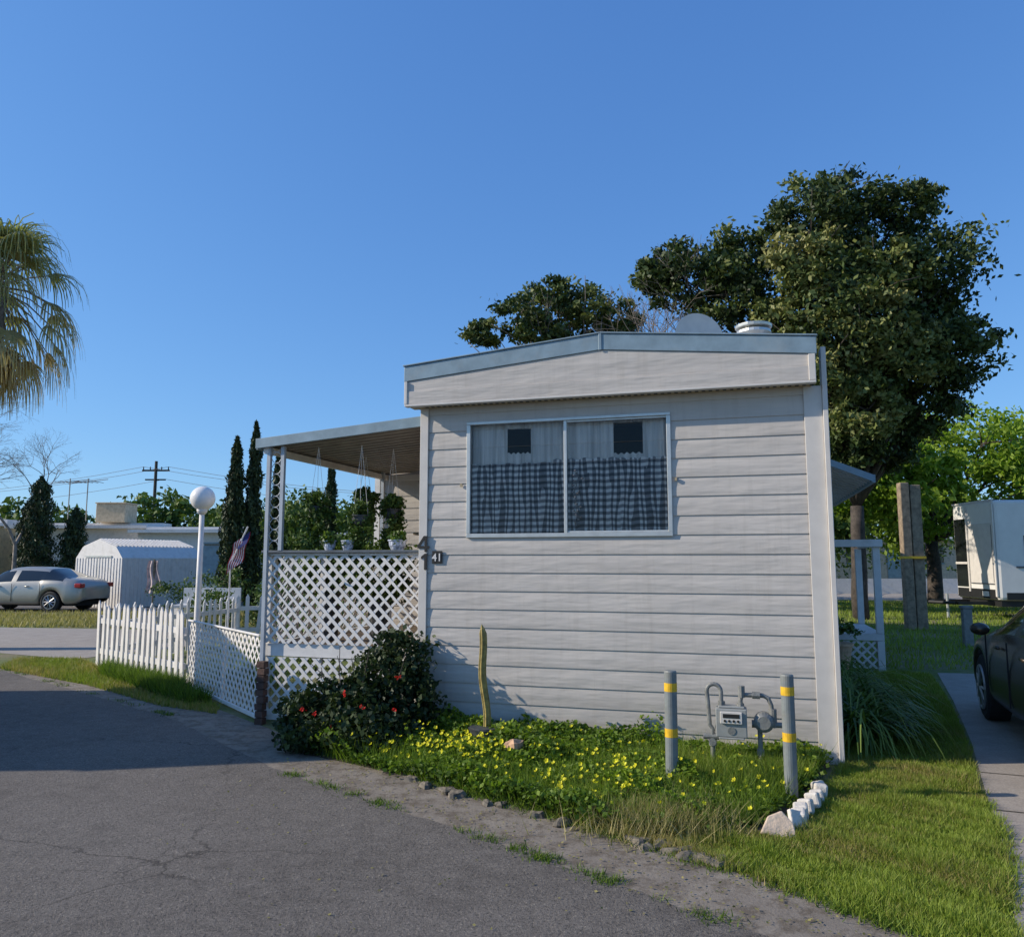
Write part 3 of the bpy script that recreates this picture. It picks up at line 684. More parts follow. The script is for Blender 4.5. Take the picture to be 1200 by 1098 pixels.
mb.tube([(.43,.02,.50),(.43,.02,.36)],.03,10); mb.tube([(.28,.01,.60),(.34,.01,.60)],.028,8)
mb.tube([(.30,.02,.38),(.50,.02,.38)],.022,10); mb.tube([(.27,.02,.38),(.33,.02,.38)],.03,10)
mb.tube([(.33,.02,.40),(.33,.02,-.05)],.019,10); mb.tube([(.33,.02,.14),(.33,.02,.19)],.028,8)
mb.tube([(.50,.02,.38),(.53,.02,.38),(.53,.3,.40)],.018,8)
mb.tube([(-.03,0,.27),(.02,-.02,.45),(.08,0,.38)],.006,5)
mb.build('pipework',M_grey,gm,smooth=False,bevel=.001)
mb=MB(); mb.tube([(.36,-.05,.40),(.36,-.03,.40),(.36,.05,.40),(.36,.07,.40)],[.05,.075,.075,.05],18); mb.build('regulator',M_grey,gm)
mb=MB(); mb.box(.0,.235,-.08,.07,.285,.50); mb.box(.02,.215,-.085,.075,.27,.284); mb.box(.02,.22,-.06,.05,.501,.515); mb.build('meter_body',mat('meter_grey',(.30,.31,.295),.55,.1,8),gm,bevel=.02)
mb=MB(); mb.box(.035,.20,-.098,-.078,.39,.48); mb.build('index_cover',M_trimw,gm,bevel=.004)
mb=MB(); mb.box(.055,.18,-.101,-.0985,.435,.465); 
for i in range(4): mb.tube([(.07+i*.033,-.102,.412),(.07+i*.033,-.0985,.412)],[.010,.010],10)
mb.build('index_dials',M_black,gm)
mb=MB(); mb.tube([(.118,-.085,.335),(.118,-.078,.335)],.03,16); mb.build('face_boss',M_grey,gm)

# ------------------------------------------------------------------ bed planting
BED=[(-1.72,6.95),(-.74,6.20),(-.1,5.63),(.50,5.07),(.95,5.0),(1.5,5.1),(2.15,5.95),(2.55,6.62),(-.75,7.6)]
n=60000; P=scatter(BED,n); P=P+rng.normal(0,.045,P.shape)
wall=7.70-.295*(P[:,0]+.867); P[:,1]=np.minimum(P[:,1],wall-.03)
hh=.12+.10*np.clip(1-(wall-P[:,1])/1.2,0,1)+.05*hyb(P,3.1)+.045*hyb(P,8)
hh*=np.where(P[:,0]>1.3,.62,1)*np.where(P[:,0]<.3,1.15,1)
z=np.clip(hh,.04,.5)*rng.uniform(.2,1.05,n)**.6
oxe=empty('oxalis_bed')
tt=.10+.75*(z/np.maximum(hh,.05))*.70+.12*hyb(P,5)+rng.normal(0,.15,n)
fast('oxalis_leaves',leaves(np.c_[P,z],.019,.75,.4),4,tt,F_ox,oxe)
Pb=scatter(BED,20000); fast('stems',blades(Pb,.19,.003,.9),3,rng.normal(.55,.25,len(Pb)),F_ox,oxe)
Pg=scatter([(.3,5.25),(2.1,5.95),(2.5,6.6),(1.0,6.6)],9000); fast('bed_grass',blades(Pg,.16,.0035,1.0),3,rng.normal(.5,.2,len(Pg)),F_grass,oxe)
def flowers(name,C,r,m,parent,tint=None):
    Vs=[];
    n=len(C); ax=rng.normal(size=(n,3))*.5+np.array([-.35,-.3,.9]); ax=unit(ax)
    u=unit(np.cross(ax,rng.normal(size=(n,3)))); w_=np.cross(ax,u); r=r*rng.uniform(.6,1.2,n)
    for k in range(5):
        a=2*math.pi*k/5; d=u*math.cos(a)+w_*math.sin(a); e_=-u*math.sin(a)+w_*math.cos(a); R=r[:,None]
        Vs.append(np.stack([C,C+d*R*.7+e_*R*.42+ax*R*.45,C+d*R*1.0+ax*R*.75,C+d*R*.7-e_*R*.42+ax*R*.45],1))
    V=np.stack(Vs,1).reshape(-1,3); fast(name,V,4,rng.uniform(0,1,len(V)//4),m,parent)
Pf=scatter(BED,400); Pe=[]
cl_=[random.random() for _ in range(16)]
for _ in range(270):
    t_=min(1,max(0,random.choice(cl_)+random.gauss(0,.05))); a=np.array((-1.55,6.98)); b=np.array((.75,5.2)); q=a*(1-t_)+b*t_; Pe.append(q+np.array([.15,.2])*random.random()*2.0+rng.normal(0,.05,2))
Pf=np.concatenate([Pf[:220],np.array(Pe)])
zf=.15+.05*hyb(Pf,3.1)+rng.uniform(-.03,.09,len(Pf))+np.where(Pf[:,0]<.3,.05,0)
zf*=np.where(Pf[:,0]>1.3,.75,1)
flowers('oxalis_flowers',np.c_[Pf,np.clip(zf,.06,.5)],.017,F_yel,oxe)
ge=empty('geranium_bush')
V,T=crown([(-1.15,7.5,.62,.36,.25,.36,.5),(-.95,7.4,.35,.28,.3,.3,.45),(-1.5,7.35,.32,.38,.3,.3,.45),(-1.85,7.45,.22,.25,.25,.22,.4),(-1.3,7.05,.2,.4,.3,.2,.5),(-1.7,7.15,.12,.3,.25,.15,.5),(-1.1,6.95,.12,.3,.25,.15,.5)],42,80,.028,.7,.36)
V[:,2]=np.maximum(V[:,2],.005); fast('geranium_leaves',V,4,T,F_ger,ge)
mb=MB()
for i in range(24): limb(mb,(-1.3+random.uniform(-.2,.2),7.3,0),(-1.3+random.uniform(-.5,.4),7.4+random.uniform(-.3,.2),random.uniform(.3,.9)),.008,.003,.1,5,3)
mb.build('geranium_stems',M_bark,ge)
C=[]
for (x,y,z) in ((-1.45,7.0,.50),(-1.28,6.95,.40),(-1.7,7.0,.34),(-1.55,6.93,.24),(-1.02,7.05,.36),(-1.85,7.2,.34),(-1.0,7.15,.62)):
    C.append(np.array([x,y-.05,z])+rng.normal(0,.011,(6,3)))
flowers('geranium_flowers',np.concatenate(C),.015,F_redf,ge)
ca=empty('potted_cactus',(-.22,6.98,0)); mb=MB()
def star(u,v):
    a=u*2*math.pi; r=(.030+.006*math.cos(a*7))*(1-.15*abs(v-.5))*(1 if v<.93 else max(.05,(1-v)/.07)); z=.18+v*.92
    return (r*math.cos(a)-.05*v+.012*math.sin(v*9),r*math.sin(a),z)
mb.grid(star,42,24); mb.build('ribbed_stem',mat('cactus_skin',(.36,.27,.08),.6,.4,14,bmp=.5),ca,smooth=True)
mb=MB(); mb.tube([(0,0,.0),(0,0,.2),(0,0,.225)],[.10,.15,.16],20); mb.tube([(0,0,.226),(0,0,.235)],[.145,.145],16); mb.build('pot',M_dpot,ca)
def rock(name,loc_,s,m,seed):
    random.seed(seed); bpy_m=MB()
    def fn(u,v):
        a=u*2*math.pi; b_=math.pi*v; k=1+.22*math.sin(3*a+seed)*math.sin(b_)+.12*math.cos(5*b_+seed*2)
        f_=lambda q:math.copysign(abs(q)**.6,q)
        return (s[0]*k*f_(math.cos(a))*math.sin(b_),s[1]*k*f_(math.sin(a))*math.sin(b_),s[2]*k*f_(math.cos(b_))+s[2]*.8)
    bpy_m.grid(fn,12,8); o=bpy_m.build(name,m,None); o.location=loc_; o.rotation_euler=(random.uniform(-.2,.2),random.uniform(-.2,.2),random.uniform(0,3)); return o
rock('tan_rock',(.02,6.45,.13),(.08,.06,.06),M_tan,3)
ee=empty('stone_edging')
rr_=random.Random(9); t_=0
i=0
while t_<1:
    q=np.array((.30,5.20))*(1-t_)+np.array((1.24,4.41))*t_ if t_>.35 else np.array((-.78,6.15))*(1-t_/.35)+np.array((.35,5.14))*(t_/.35)
    s_=rr_.random(); big=.7+.7*rr_.random()
    o=rock('edging_stone',(q[0]+rr_.gauss(0,.015),q[1]+rr_.gauss(0,.015),-.022+.012*rr_.random()),((.05+.03*s_)*big,(.035+.02*s_)*big,.026+.008*s_),M_rock,i+11); o.parent=ee
    t_+=(.022 if t_<.35 else .055)+rr_.random()*(.06 if t_<.35 else .04); i+=1
we=empty('whitewashed_block_row')
for i in range(7):
    t_=i/6; q=np.array((1.80,5.12))*(1-t_)+np.array((2.20,5.78))*t_
    mb=MB(); mb.box(-.05,.05,-.045,.045,0,.10); o=mb.build('white_block',M_wrock,we,bevel=.015); o.location=(q[0]+.02*math.sin(i*5),q[1],.01+.012*math.sin(i*3)); o.rotation_euler=(random.uniform(-.25,.25),random.uniform(-.25,.25),1.02+random.uniform(-.35,.35))
mb=MB(); mb.prism([(-.12,0),(.10,0),(.07,.10),(0,.16),(-.08,.11)],-.014,.014); o=mb.build('white_slab',mat('pinkish_stone',(.66,.50,.36),.8,.12,14,bmp=.8,bscale=25),we,bevel=.008); o.location=(1.60,4.90,.01); o.rotation_euler=(-.6,.15,-.2)
mb=MB(); mb.prism([(-.08,0),(.07,0),(.05,.11),(-.05,.13)],-.015,.015); o=mb.build('white_slab_small',M_wrock,we,bevel=.008); o.location=(1.77,5.03,.01); o.rotation_euler=(-.5,.1,.5)
random.seed(21)
def straps(name,clumps,m=F_strap):
    V=[];T=[]
    for (x,y,n,ln) in clumps:
        for _ in range(n):
            az=random.uniform(0,2*math.pi); l=ln*random.uniform(.6,1.1); e0=random.uniform(.9,1.45); w_=.014
            p=np.array([x+random.gauss(0,.09),y+random.gauss(0,.09),0.]); d=np.array([math.cos(az),math.sin(az)]); sd=np.array([-d[1],d[0],0])*w_
            tv=random.gauss(.5,.2); k=6; el=e0
            for i in range(k):
                st_=l/k; q=p+np.array([d[0]*math.cos(el),d[1]*math.cos(el),math.sin(el)])*st_; el-=.42+.1*random.random()
                q[2]=max(q[2],.02)
                f1=1-(i+1)/k*.75; w0=1-i/k*.75
                V+= [p-sd*w0,p+sd*w0,q+sd*f1,q-sd*f1]; T.append(tv+.05*i); p=q
    e=empty(name); fast('leaves',np.array(V),4,np.array(T),m,e); return e
straps('agapanthus_clump',[(3.15,7.35,260,1.05),(3.38,7.95,280,1.15),(3.5,8.6,260,1.2),(3.8,9.4,220,1.1),(4.1,10.5,200,1.1)])
straps('garden_plants',[(-3.9,10.9,90,.8),(-3.3,10.6,90,.9),(-3.6,11.8,90,.9)])

# ------------------------------------------------------------------ vehicles
def sedan(name,loc_,rz,paint):
    e=empty(name,loc_,rz); wx=(-1.38,1.42)
    xs=set([-2.42,-2.36,-2.22,-2.0,-1.9,.95,1.08,2.02,2.2,2.34,2.4,-.9,-.45,-.05,.03,.35,.6,-1.05])
    for w_ in wx:
        for d in (-.44,-.38,-.3,-.17,0,.17,.3,.38,.44): xs.add(round(w_+d,3))
    xs=sorted(xs)
    I=lambda x,a,b:float(np.interp(x,a,b))
    def zb(x):
        z=I(x,[-2.42,-2.2,2.2,2.4],[.42,.26,.22,.36])
        for w_ in wx:
            d=abs(x-w_)
            if d<.43: z=max(z,math.sqrt(max(0,.39**2-min(d,.385)**2))+.32)
        return z
    belt=lambda x:I(x,[-2.42,-2.3,-1.7,-.5,1.0,1.9,2.3,2.4],[.72,.97,1.02,.97,.93,.80,.68,.58])
    ztop=lambda x:I(x,[-2.42,-2.3,-1.85,-1.05,-.6,.1,.45,1.08,1.9,2.3,2.4],[.76,1.03,1.10,1.40,1.45,1.45,1.40,1.00,.86,.73,.62])
    wid=lambda x:I(x,[-2.42,-2.3,-1.9,0,1.8,2.2,2.4],[.66,.82,.89,.915,.90,.83,.62])
    wt=lambda x:I(x,[-2.42,-1.9,-1.05,.3,1.08,2.4],[.6,.68,.56,.57,.70,.52])
    mb=MB(); rows=[]
    for x in xs:
        w_=wid(x);b_=zb(x);bl=belt(x);zt=ztop(x);t_=wt(x); c1=b_+.25*(bl-b_);c2=b_+.6*(bl-b_)
        half=[(w_*.86,b_),(w_*.975,b_+.03),(w_,c1),(w_*.995,c2),(w_*.955,bl),(t_,zt-.05 if zt-bl>.12 else zt-.015),(t_*.8,zt),(0,zt+.015)]
        rows.append([(x,-y,z) for y,z in half]+[(x,y,z) for y,z in reversed(half[:-1])])
    n=len(rows[0]); mb.v+=[p for r in rows for p in r]
    for i in range(len(xs)-1):
        xm=(xs[i]+xs[i+1])/2
        for k in range(n-1):
            kk=k if k<7 else n-2-k
            g=0
            if kk==4 and -1.75<xm<.9 and not(-.06<xm<.04) : g=1
            if kk in(5,6) and (.42<xm<1.08 or -1.9<xm<-1.1): g=1
            mb.f.append([i*n+k,(i+1)*n+k,(i+1)*n+k+1,i*n+k+1]); mb.m.append(g)
    mb.f.append(list(range(n))); mb.m.append(0); mb.f.append(list(range((len(xs)-1)*n,len(xs)*n))[::-1]); mb.m.append(0)
    mb.build('body',[paint,M_carg],e,smooth=True,subsurf=1)
    mb=MB(); mb.box(-2.15,2.1,-.62,.62,.2,.6); mb.build('underbody',M_dark,e)
    for w_ in wx:
        for s in (-1,1):
            y=s*.78; mb=MB(); mb.tube([(w_,y-s*.11,.335),(w_,y-s*.10,.335),(w_,y+s*.09,.335),(w_,y+s*.11,.335)],[.30,.335,.335,.30],28); mb.build('tyre',M_rubber,e)
            mb=MB(); mb.tube([(w_,y+s*.10,.335),(w_,y+s*.116,.335)],[.225,.215],24); mb.build('wheel_disc',M_dark,e)
            mb=MB()
            for k in range(10):
                a=k*2*math.pi/10; mb.tube([(w_,y+s*.12,.335),(w_+.21*math.cos(a),y+s*.115,.335+.21*math.sin(a))],[.022,.013],5)
            pts=[(w_+.215*math.cos(a),y+s*.114,.335+.215*math.sin(a)) for a in np.linspace(0,2*math.pi,25)]; mb.tube(pts,.016,6)
            mb.tube([(w_,y+s*.10,.335),(w_,y+s*.128,.335)],.05,12); mb.build('rim',M_rim,e)
    mb=MB()
    for s in (-1,1): mb.box(-2.40,-2.16,s*.72-.13,s*.72+.10,.78,.93)
    mb.build('tail_lamps',M_red,e,bevel=.03)
    mb=MB()
    for s in (-1,1): mb.box(2.12,2.30,s*.62-.13,s*.62+.13,.60,.70)
    mb.build('head_lamps',M_globe,e,bevel=.03)
    mb=MB()
    for s in (-1,1): mb.sphere((.78,s*.98,.98),.09,10,6,.7)
    for s in (-1,1):
        for x in (-.55,.45): mb.box(x-.08,x+.08,s*.905-.012,s*.905+.012,.82,.845)
    mb.build('mirrors_and_handles',paint,e,smooth=True)
    mb=MB()
    for s in (-1,1):
        for x in (-.02,-1.02,.92): mb.box(x-.004,x+.004,s*.913-.006,s*.913+.006,.35,.92)
    mb.build('door_seams',M_dark,e)
    return e
sedan('parked_car',(-16.1,26.6,0),math.radians(172),M_carsil)
sedan('parked_car',(5.28,6.85,0),math.radians(69),M_cardk)

def camper(name,loc_,rz,Lc,Wc,Hc):
    e=empty(name,loc_,rz); z0=.55; mb=MB(); mb.box(0,Lc,0,Wc,z0,Hc); mb.build('shell',mat('camper_gelcoat',(.72,.70,.66),.4,.04,3),e,bevel=.09)
    mb=MB(); mb.box(.1,Lc-.1,.1,Wc-.1,.38,z0)
    for y in (.5,Wc-.5): mb.box(-.9,.2,y-.05,y+.05,.42,.50)
    mb.tube([(-.95,.5,.46),(-1.35,Wc/2,.46),(-.95,Wc-.5,.46)],.05,6)
    mb.box(-.012,.0-.002,.12,Wc-.12,z0+.04,z0+.30)
    mb.box(.2,Lc-.2,-.012,-.002,z0+.02,z0+.22)
    mb.build('chassis_and_black_panels',M_black,e)
    mb=MB()
    mb.box(-.016,-.003,Wc*.66,Wc*.95,z0+.34,2.9)
    for x in (Lc*.1,Lc*.45,Lc*.72): mb.box(x,x+.9,-.016,-.003,1.75,2.35)
    mb.build('windows',M_carg,e)
    mb=MB(); mb.box(Lc*.3,Lc*.3+.7,-.02,-.003,z0+.25,2.55); mb.box(-.03,.02,.05,Wc-.05,Hc-.02,Hc+.03); mb.box(Lc*.4,Lc*.4+.8,Wc*.3,Wc*.7,Hc+.001,Hc+.22)
    mb.box(-.04,-.004,Wc*.62,Wc*.65,z0+.2,Hc-.15); mb.box(-.04,-.017,Wc*.66,Wc*.95,1.55,1.62); mb.box(-.05,-.004,.02,.10,z0+.1,Hc-.1)
    mb.box(-.022,-.004,.14,Wc*.60,z0+.45,2.72)
    mb.build('door_and_roof_trim',M_trimw,e,bevel=.01)
    mb=MB(); mb.box(1.2,Lc-1.2,-.02,-.004,z0+.30,z0+.42)
    mb.box(-.026,-.0225,.16,.19,z0+.5,2.66); mb.box(-.026,-.0225,.14,Wc*.60,z0+.44,z0+.47); mb.box(.5,Lc-.5,-.02,-.004,z0+.9,z0+.95)
    mb.build('stripe',mat('camper_stripe',(.12,.12,.13),.4),e)
    mb=MB()
    for x in (Lc*.55,Lc*.55+.8):
        for y in (.12,Wc-.12): mb.tube([(x,y-.1,.34),(x,y+.1,.34)],.34,22)
    mb.build('tyres',M_rubber,e)
    mb=MB(); mb.tube([(-.85,Wc/2,0),(-.85,Wc/2,.7)],.04,8); mb.build('jack',M_alum,e)
    mb=MB()
    mb.box(-.022,-.014,.5,.85,z0+.1,z0+.24); mb.build('licence_plate',M_white,e)
    return e
camper('road_shadow_caster',(13.5,22.0,0),math.radians(-4),7.5,2.4,3.35)
# unseen camper-shaped caster, added left of the picture to throw the road shadow
camper('road_shadow_caster',(-7.72,6.52,0),math.radians(101),3.7,2.2,3.42)

# ------------------------------------------------------------------ shed, far homes, utility things
sh=empty('garden_shed',(-16.0,29.0,0),math.radians(-28)); mb=MB()
Ws,Ds=2.6,2.4
prof=[(0,0),(Ws,0),(Ws,1.75),(Ws*.86,2.15),(Ws*.5,2.42),(Ws*.14,2.15),(0,1.75)]
mb.prism(prof,0,Ds+1.0); o=mb.build('walls_and_gambrel_roof',M_white,sh)
mb=MB()
for i in range(22):
    y=.05+i*.155; mb.box(-.02,-.002,y,y+.05,.02,1.74); mb.box(Ws+.002,Ws+.02,y,y+.05,.02,1.74)
    mb.prism([(-.03,1.76),(Ws*.14-.0,2.165),(Ws*.14,2.19),(-.06,1.78)],y,y+.05); mb.prism([(Ws*.14,2.165),(Ws*.5,2.43),(Ws*.5,2.455),(Ws*.14,2.19)],y,y+.05)
    mb.prism([(Ws*.5,2.43),(Ws*.86,2.165),(Ws*.86,2.19),(Ws*.5,2.455)],y,y+.05)
for i in range(16):
    x=.05+i*.16; mb.box(x,x+.05,-.02,-.002,.02,1.75)
mb.build('panel_ribs',M_white,sh)
mb=MB(); mb.box(Ws*.5-.01,Ws*.5+.01,-.03,-.021,.05,1.8); mb.box(Ws*.5-.75,Ws*.5+.75,-.04,-.021,1.78,1.84); mb.build('door_track',M_alum,sh)
def farhome(name,x0,x1,y,h,m,rz=0,trim=M_blue):
    e=empty(name,(x0,y,0),rz); Lh=x1-x0; mb=MB(); mb.box(0,Lh,0,4,0,h-.25); mb.build('walls',m,e)
    mb=MB(); mb.prism([(-.3,h-.25),(Lh+.3,h-.25),(Lh+.3,h-.08),(-.3,h-.08)],-.5,4.3); mb.prism([(-.3,h-.079),(Lh+.3,h-.079),(Lh+.3,h+.12),(-.3,h+.12)],1.5,2.6); mb.build('roof',M_white,e)
    mb=MB(); x=.8
    while x<Lh-1.6: mb.box(x,x+1.2,-.02,-.002,1.5,2.5); x+=2.6
    mb.build('windows',M_carg,e)
    mb=MB(); x=.8
    while x<Lh-1.6: mb.box(x-.06,x+1.26,-.04,-.021,1.42,1.499); mb.box(x-.06,x+1.26,-.04,-.021,2.501,2.58); x+=2.6
    mb.box(Lh*.62,Lh*.62+.9,-.05,-.003,.5,2.4)
    mb.build('window_trims',trim,e); 
    return e
farhome('mobile_home',-26.5,-19.6,42,3.6,M_white)
farhome('mobile_home',-19.0,-13.6,40,3.3,M_white)
farhome('mobile_home',-38,-27.6,41,3.75,mat('cream_siding',(.62,.52,.33),.6))
farhome('mobile_home',-12.8,-6,48,3.3,M_side)
farhome('mobile_home',16,30,52,3.2,mat('far_tan_siding',(.5,.42,.33),.6))
mb=MB(); mb.box(-22.7,-21.1,42.8,44.2,3.73,4.75); mb.box(-22.75,-21.05,42.75,44.25,4.751,4.82)
mb.build('rooftop_cooler',mat('cooler_beige',(.60,.47,.30),.7),None,bevel=.03)
mb=MB(); mb.box(12.2,40,40,40.15,.0,.75); mb.build('low_white_wall',M_white)
mb=MB(); mb.box(0,1.6,0,.8,.4,.46); 
for x in (.05,1.5):
    for y in (.05,.7): mb.box(x,x+.06,y,y+.06,0,.4)
mb.box(0,1.6,.75,.8,.46,.9); o=mb.build('garden_bench',M_white); o.location=(-9.2,21.5,0)
e=empty('garden_cloth_on_stake',(-12.3,27.2,0)); mb=MB(); mb.tube([(0,0,0),(0,0,1.7)],.03,6); mb.build('stake',M_wood,e)
mb=MB(); mb.grid(lambda u,v:((u-.5)*.5*(1.2-v*.5)+.05*math.sin(v*6),.06*math.sin(u*12),.55+v*1.1),14,8); mb.build('cloth',mat('pink_cloth',(.66,.50,.46),.8,.3,5),e,smooth=True)
ub=empty('timber_post_pair',(9.5,19.2,0)); mb=MB()
mb.box(-.02,.20,-.1,.1,0,3.55); mb.box(.24,.50,-.06,.12,0,3.5); mb.build('timbers',M_wood,ub,bevel=.02)
mb=MB(); mb.box(-.03,.51,-.115,.125,1.70,1.76); mb.build('yellow_strap',M_yel,ub)
mb=MB(); mb.box(-.09,.09,-.05,.05,0,.72); mb.box(-.11,.11,-.06,.06,.72,.78); o=mb.build('utility_pedestal',M_grey,None,bevel=.01); o.location=(8.9,15.6,0)
up=empty('utility_pole',(-31.5,69,0)); mb=MB(); mb.tube([(0,0,0),(0,0,10.4)],[.18,.13],8); mb.box(-1.2,1.2,-.06,.06,9.5,9.65); mb.box(-.9,.9,-.06,.06,8.7,8.82)
for x in (-1.1,-.5,.5,1.1): mb.tube([(x,0,9.65),(x,0,9.9)],.05,6)
mb.build('pole_and_crossarms',M_bark,up)
mb=MB()
for x,z in ((-1.1,9.9),(1.1,9.9),(.9,8.8)):
    for sx in (-1,1):
        pts=[(x+sx*60*t*1.0,-8*t*sx,z-4*1.6*t*(1-t)*1.6-(1.0*t if sx>0 else 0)) for t in np.linspace(0,1,14)]; mb.tube(pts,.016,4)
mb.build('power_lines',M_barkg,up)
mb=MB()
for (x,y,z) in ((-24.6,43.5,3.7),(-23.6,43.5,3.7)):
    mb.tube([(x,y,z),(x,y,z+2.5)],.03,5)
    for k in range(5): mb.tube([(x-.6+k*.3,y-.5,z+2.3),(x-.6+k*.3,y+.5,z+2.3)],.015,4)
    mb.tube([(x-1.1,y,z+2.2),(x+1.1,y,z+2.45)],.02,4)
mb.build('tv_antenna',M_grey)

# ------------------------------------------------------------------ trees
def J(s=1.2): return random.uniform(-s,s)
B=[(9.8,12.0,1.35,.30),(8.4,11.4,1.15,.28),(11.2,11.6,.95,.32),(6.9,10.6,1.15,.28),(5.2,10.0,1.2,.28),(4.4,10.2,.7,.32),(6.3,9.3,1.1,.28),(9.9,10.0,1.7,.32),
   (11.7,9.8,1.35,.30),(12.3,8.5,1.05,.36),(12.0,7.2,1.2,.36),(10.8,7.4,1.5,.30),(8.6,8.0,1.7,.32),(11.6,6.0,1.0,.36),(10.2,5.7,1.1,.30),(9.0,6.2,1.2,.30),(7.4,7.7,1.2,.30),(10.7,4.9,.8,.34),(9.3,4.9,.8,.30),(10.8,8.7,1.5,.3),(8.8,9.6,1.4,.3)]
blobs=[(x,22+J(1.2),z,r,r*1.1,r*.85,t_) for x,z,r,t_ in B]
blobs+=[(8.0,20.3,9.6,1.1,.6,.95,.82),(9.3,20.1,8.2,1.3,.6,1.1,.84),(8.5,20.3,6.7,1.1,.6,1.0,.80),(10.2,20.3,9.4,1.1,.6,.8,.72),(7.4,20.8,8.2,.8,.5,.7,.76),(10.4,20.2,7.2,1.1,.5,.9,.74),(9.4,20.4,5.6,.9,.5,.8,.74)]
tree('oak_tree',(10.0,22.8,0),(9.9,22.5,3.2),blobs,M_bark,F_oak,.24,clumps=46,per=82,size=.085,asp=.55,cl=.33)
b2=[(x,27+J(.8),z,r,r,r*.8,t_) for x,z,r,t_ in ((-1.0,9.4,.6,.4),(.1,9.9,.9,.4),(1.3,10.6,1.0,.6),(2.6,10.7,1.0,.65),(1.5,11.0,.8,.5),(3.9,10.2,.8,.6),(2.6,9.6,1.1,.5),(.9,9.3,1.0,.45),(3.6,9.3,1.0,.5))]
tree('oak_tree',(2.0,27.3,0),(2.0,27.3,5.5),b2,M_barkg,F_oak,.3,clumps=26,per=55,size=.10,cl=.34)
def bare(name,base,h,spread,depth,m,r0=.16,seed=3):
    random.seed(seed); e=empty(name,base); mb=MB()
    def rec(p,d,l,r,k):
        q=p+d*l; mid=p.lerp(q,.5)+Vector((J(1),J(1),J(1)))*l*.07
        mb.tube([p,mid,q],[r,r*.8,r*.62],5 if k>1 else 4,False)
        if k==0: return
        for _ in range(random.choice((2,3,3))):
            nd=(d+Vector((J(1),J(1),J(.6)))*spread).normalized(); rec(q,nd,l*random.uniform(.62,.85),r*.6,k-1)
    rec(Vector((0,0,0)),Vector((0,0,1)),h*.28,r0,depth); mb.build('branches',m,e,smooth=True); return e
bare('bare_tree',(4.7,25.0,0),11.0,.75,7,M_barkg,.17,5)
bare('bare_tree',(-25.2,36.0,0),10.2,.9,8,M_barkg,.16,9)
bare('bare_tree',(-23.3,37.0,0),8.6,.9,8,M_barkg,.14,12)
random.seed(33)
b3=[(x,30+J(2),z,r,r,r*.85,t_) for x,z,r,t_ in ((13.2,4.2,1.5,.5),(14.4,5.8,1.5,.55),(16.0,6.3,1.6,.6),(17.6,6.0,1.6,.6),(19.3,5.9,1.6,.55),(21.3,5.6,1.8,.5),(16.5,4.4,1.8,.5),(18.8,4.2,1.9,.45),(21,3.8,2,.45),(12.8,6.2,1.2,.5),(14.8,3.3,1.6,.4),(12.2,4.9,1.3,.55))]
b3+=[(11.8,26.5,4.9,1.0,.8,.9,.6),(13.2,26.6,4.9,1.1,.8,.9,.6),(10.9,26.2,3.7,1.1,.8,.9,.55),(12.8,26.0,3.5,1.2,.8,.9,.5),(14.6,27,4.6,1.1,.8,.9,.55)]
tree('elm_tree',(16.5,31,0),(16.5,31,2.4),b3,M_bark,F_lime,.3,clumps=40,per=55,size=.12,cl=.36)
b4=[(x,y,z,r,r,r*.8,t_) for x,y,z,r,t_ in ((8.6,27,2.4,1.5,.5),(11.0,34,2.6,2.0,.5),(7.5,30,3.4,1.6,.5),(24,45,3.5,3,.4),(18,46,3.2,3,.4),(12,46,3.2,3,.4),(10.2,26,2.6,1.1,.6))]
tree('shrub_tree',(9,31,0),(9,31,1.2),b4,M_bark,F_mid,.15,clumps=36,per=55,size=.14,cl=.4)
def cyp(name,x,y,h,r,m=F_cyp):
    e=empty(name,(x,y,0)); mb=MB(); mb.tube([(0,0,0),(0,0,h*.8)],[.12,.03],7); mb.build('trunk',M_bark,e)
    n=int(3400+h*r*2200); t_=rng.uniform(0,1,n); prof_=np.interp(t_,[0,.06,.3,.7,.92,1],[.35,.85,1,.8,.42,.05])*r*(1+.16*np.sin(t_*37+rng.uniform(0,6)))
    a=rng.uniform(0,2*np.pi,n); rr=prof_*rng.uniform(.4,1.12,n)*(1+.22*np.sin(a*5+t_*15))
    C=np.c_[rr*np.cos(a)+.06*r*np.sin(t_*9),rr*np.sin(a),.15+t_*(h-.15)]
    V=leaves(C,.085,.35,0,1.6); fast('foliage',V,4,.45+.25*np.sin(a*4+t_*25)+rng.normal(0,.2,n),m,e)
cyp('cypress_tree',-8.85,25,5.6,.30);cyp('cypress_tree',-8.35,25.3,6.15,.27);cyp('cypress_tree',-6.6,22,4.7,.18);cyp('cypress_tree',-6.95,30,5.4,.26);cyp('cypress_tree',-9.2,25.6,4.2,.26)
cyp('cypress_tree',-22.9,38,5.7,.75);cyp('cypress_tree',-21.4,38.5,4.2,.6);cyp('cypress_tree',-24.0,39,4.6,.5)
def mass(name,items,m,**kw):
    V,T=crown(items,**kw); V[:,2]=np.maximum(V[:,2],0); fast(name,V,4,T,m)
it=[]
for x in np.arange(-34,-4,1.9): it.append((x,58+J(3),2.4+random.uniform(-.4,.8),2.2,2,2.6,.5))
it+=[(-27.5,60,4.6,2.6,2,2.2,.65),(-25.2,60,4.0,2.2,2,2.2,.6),(-21,58,4,2.2,2,1.6,.5)]
for x in np.arange(-60,-34,3): it.append((x,60+J(3),3.0,3,2,3.2,.45))
for x in np.arange(-4,60,3.2): it.append((x,62+J(3),3.0+random.uniform(-.5,1),3,2,3.2,.45))
mass('distant_tree_row',it,F_mid,clumps=34,per=42,size=.26,cl=.4)
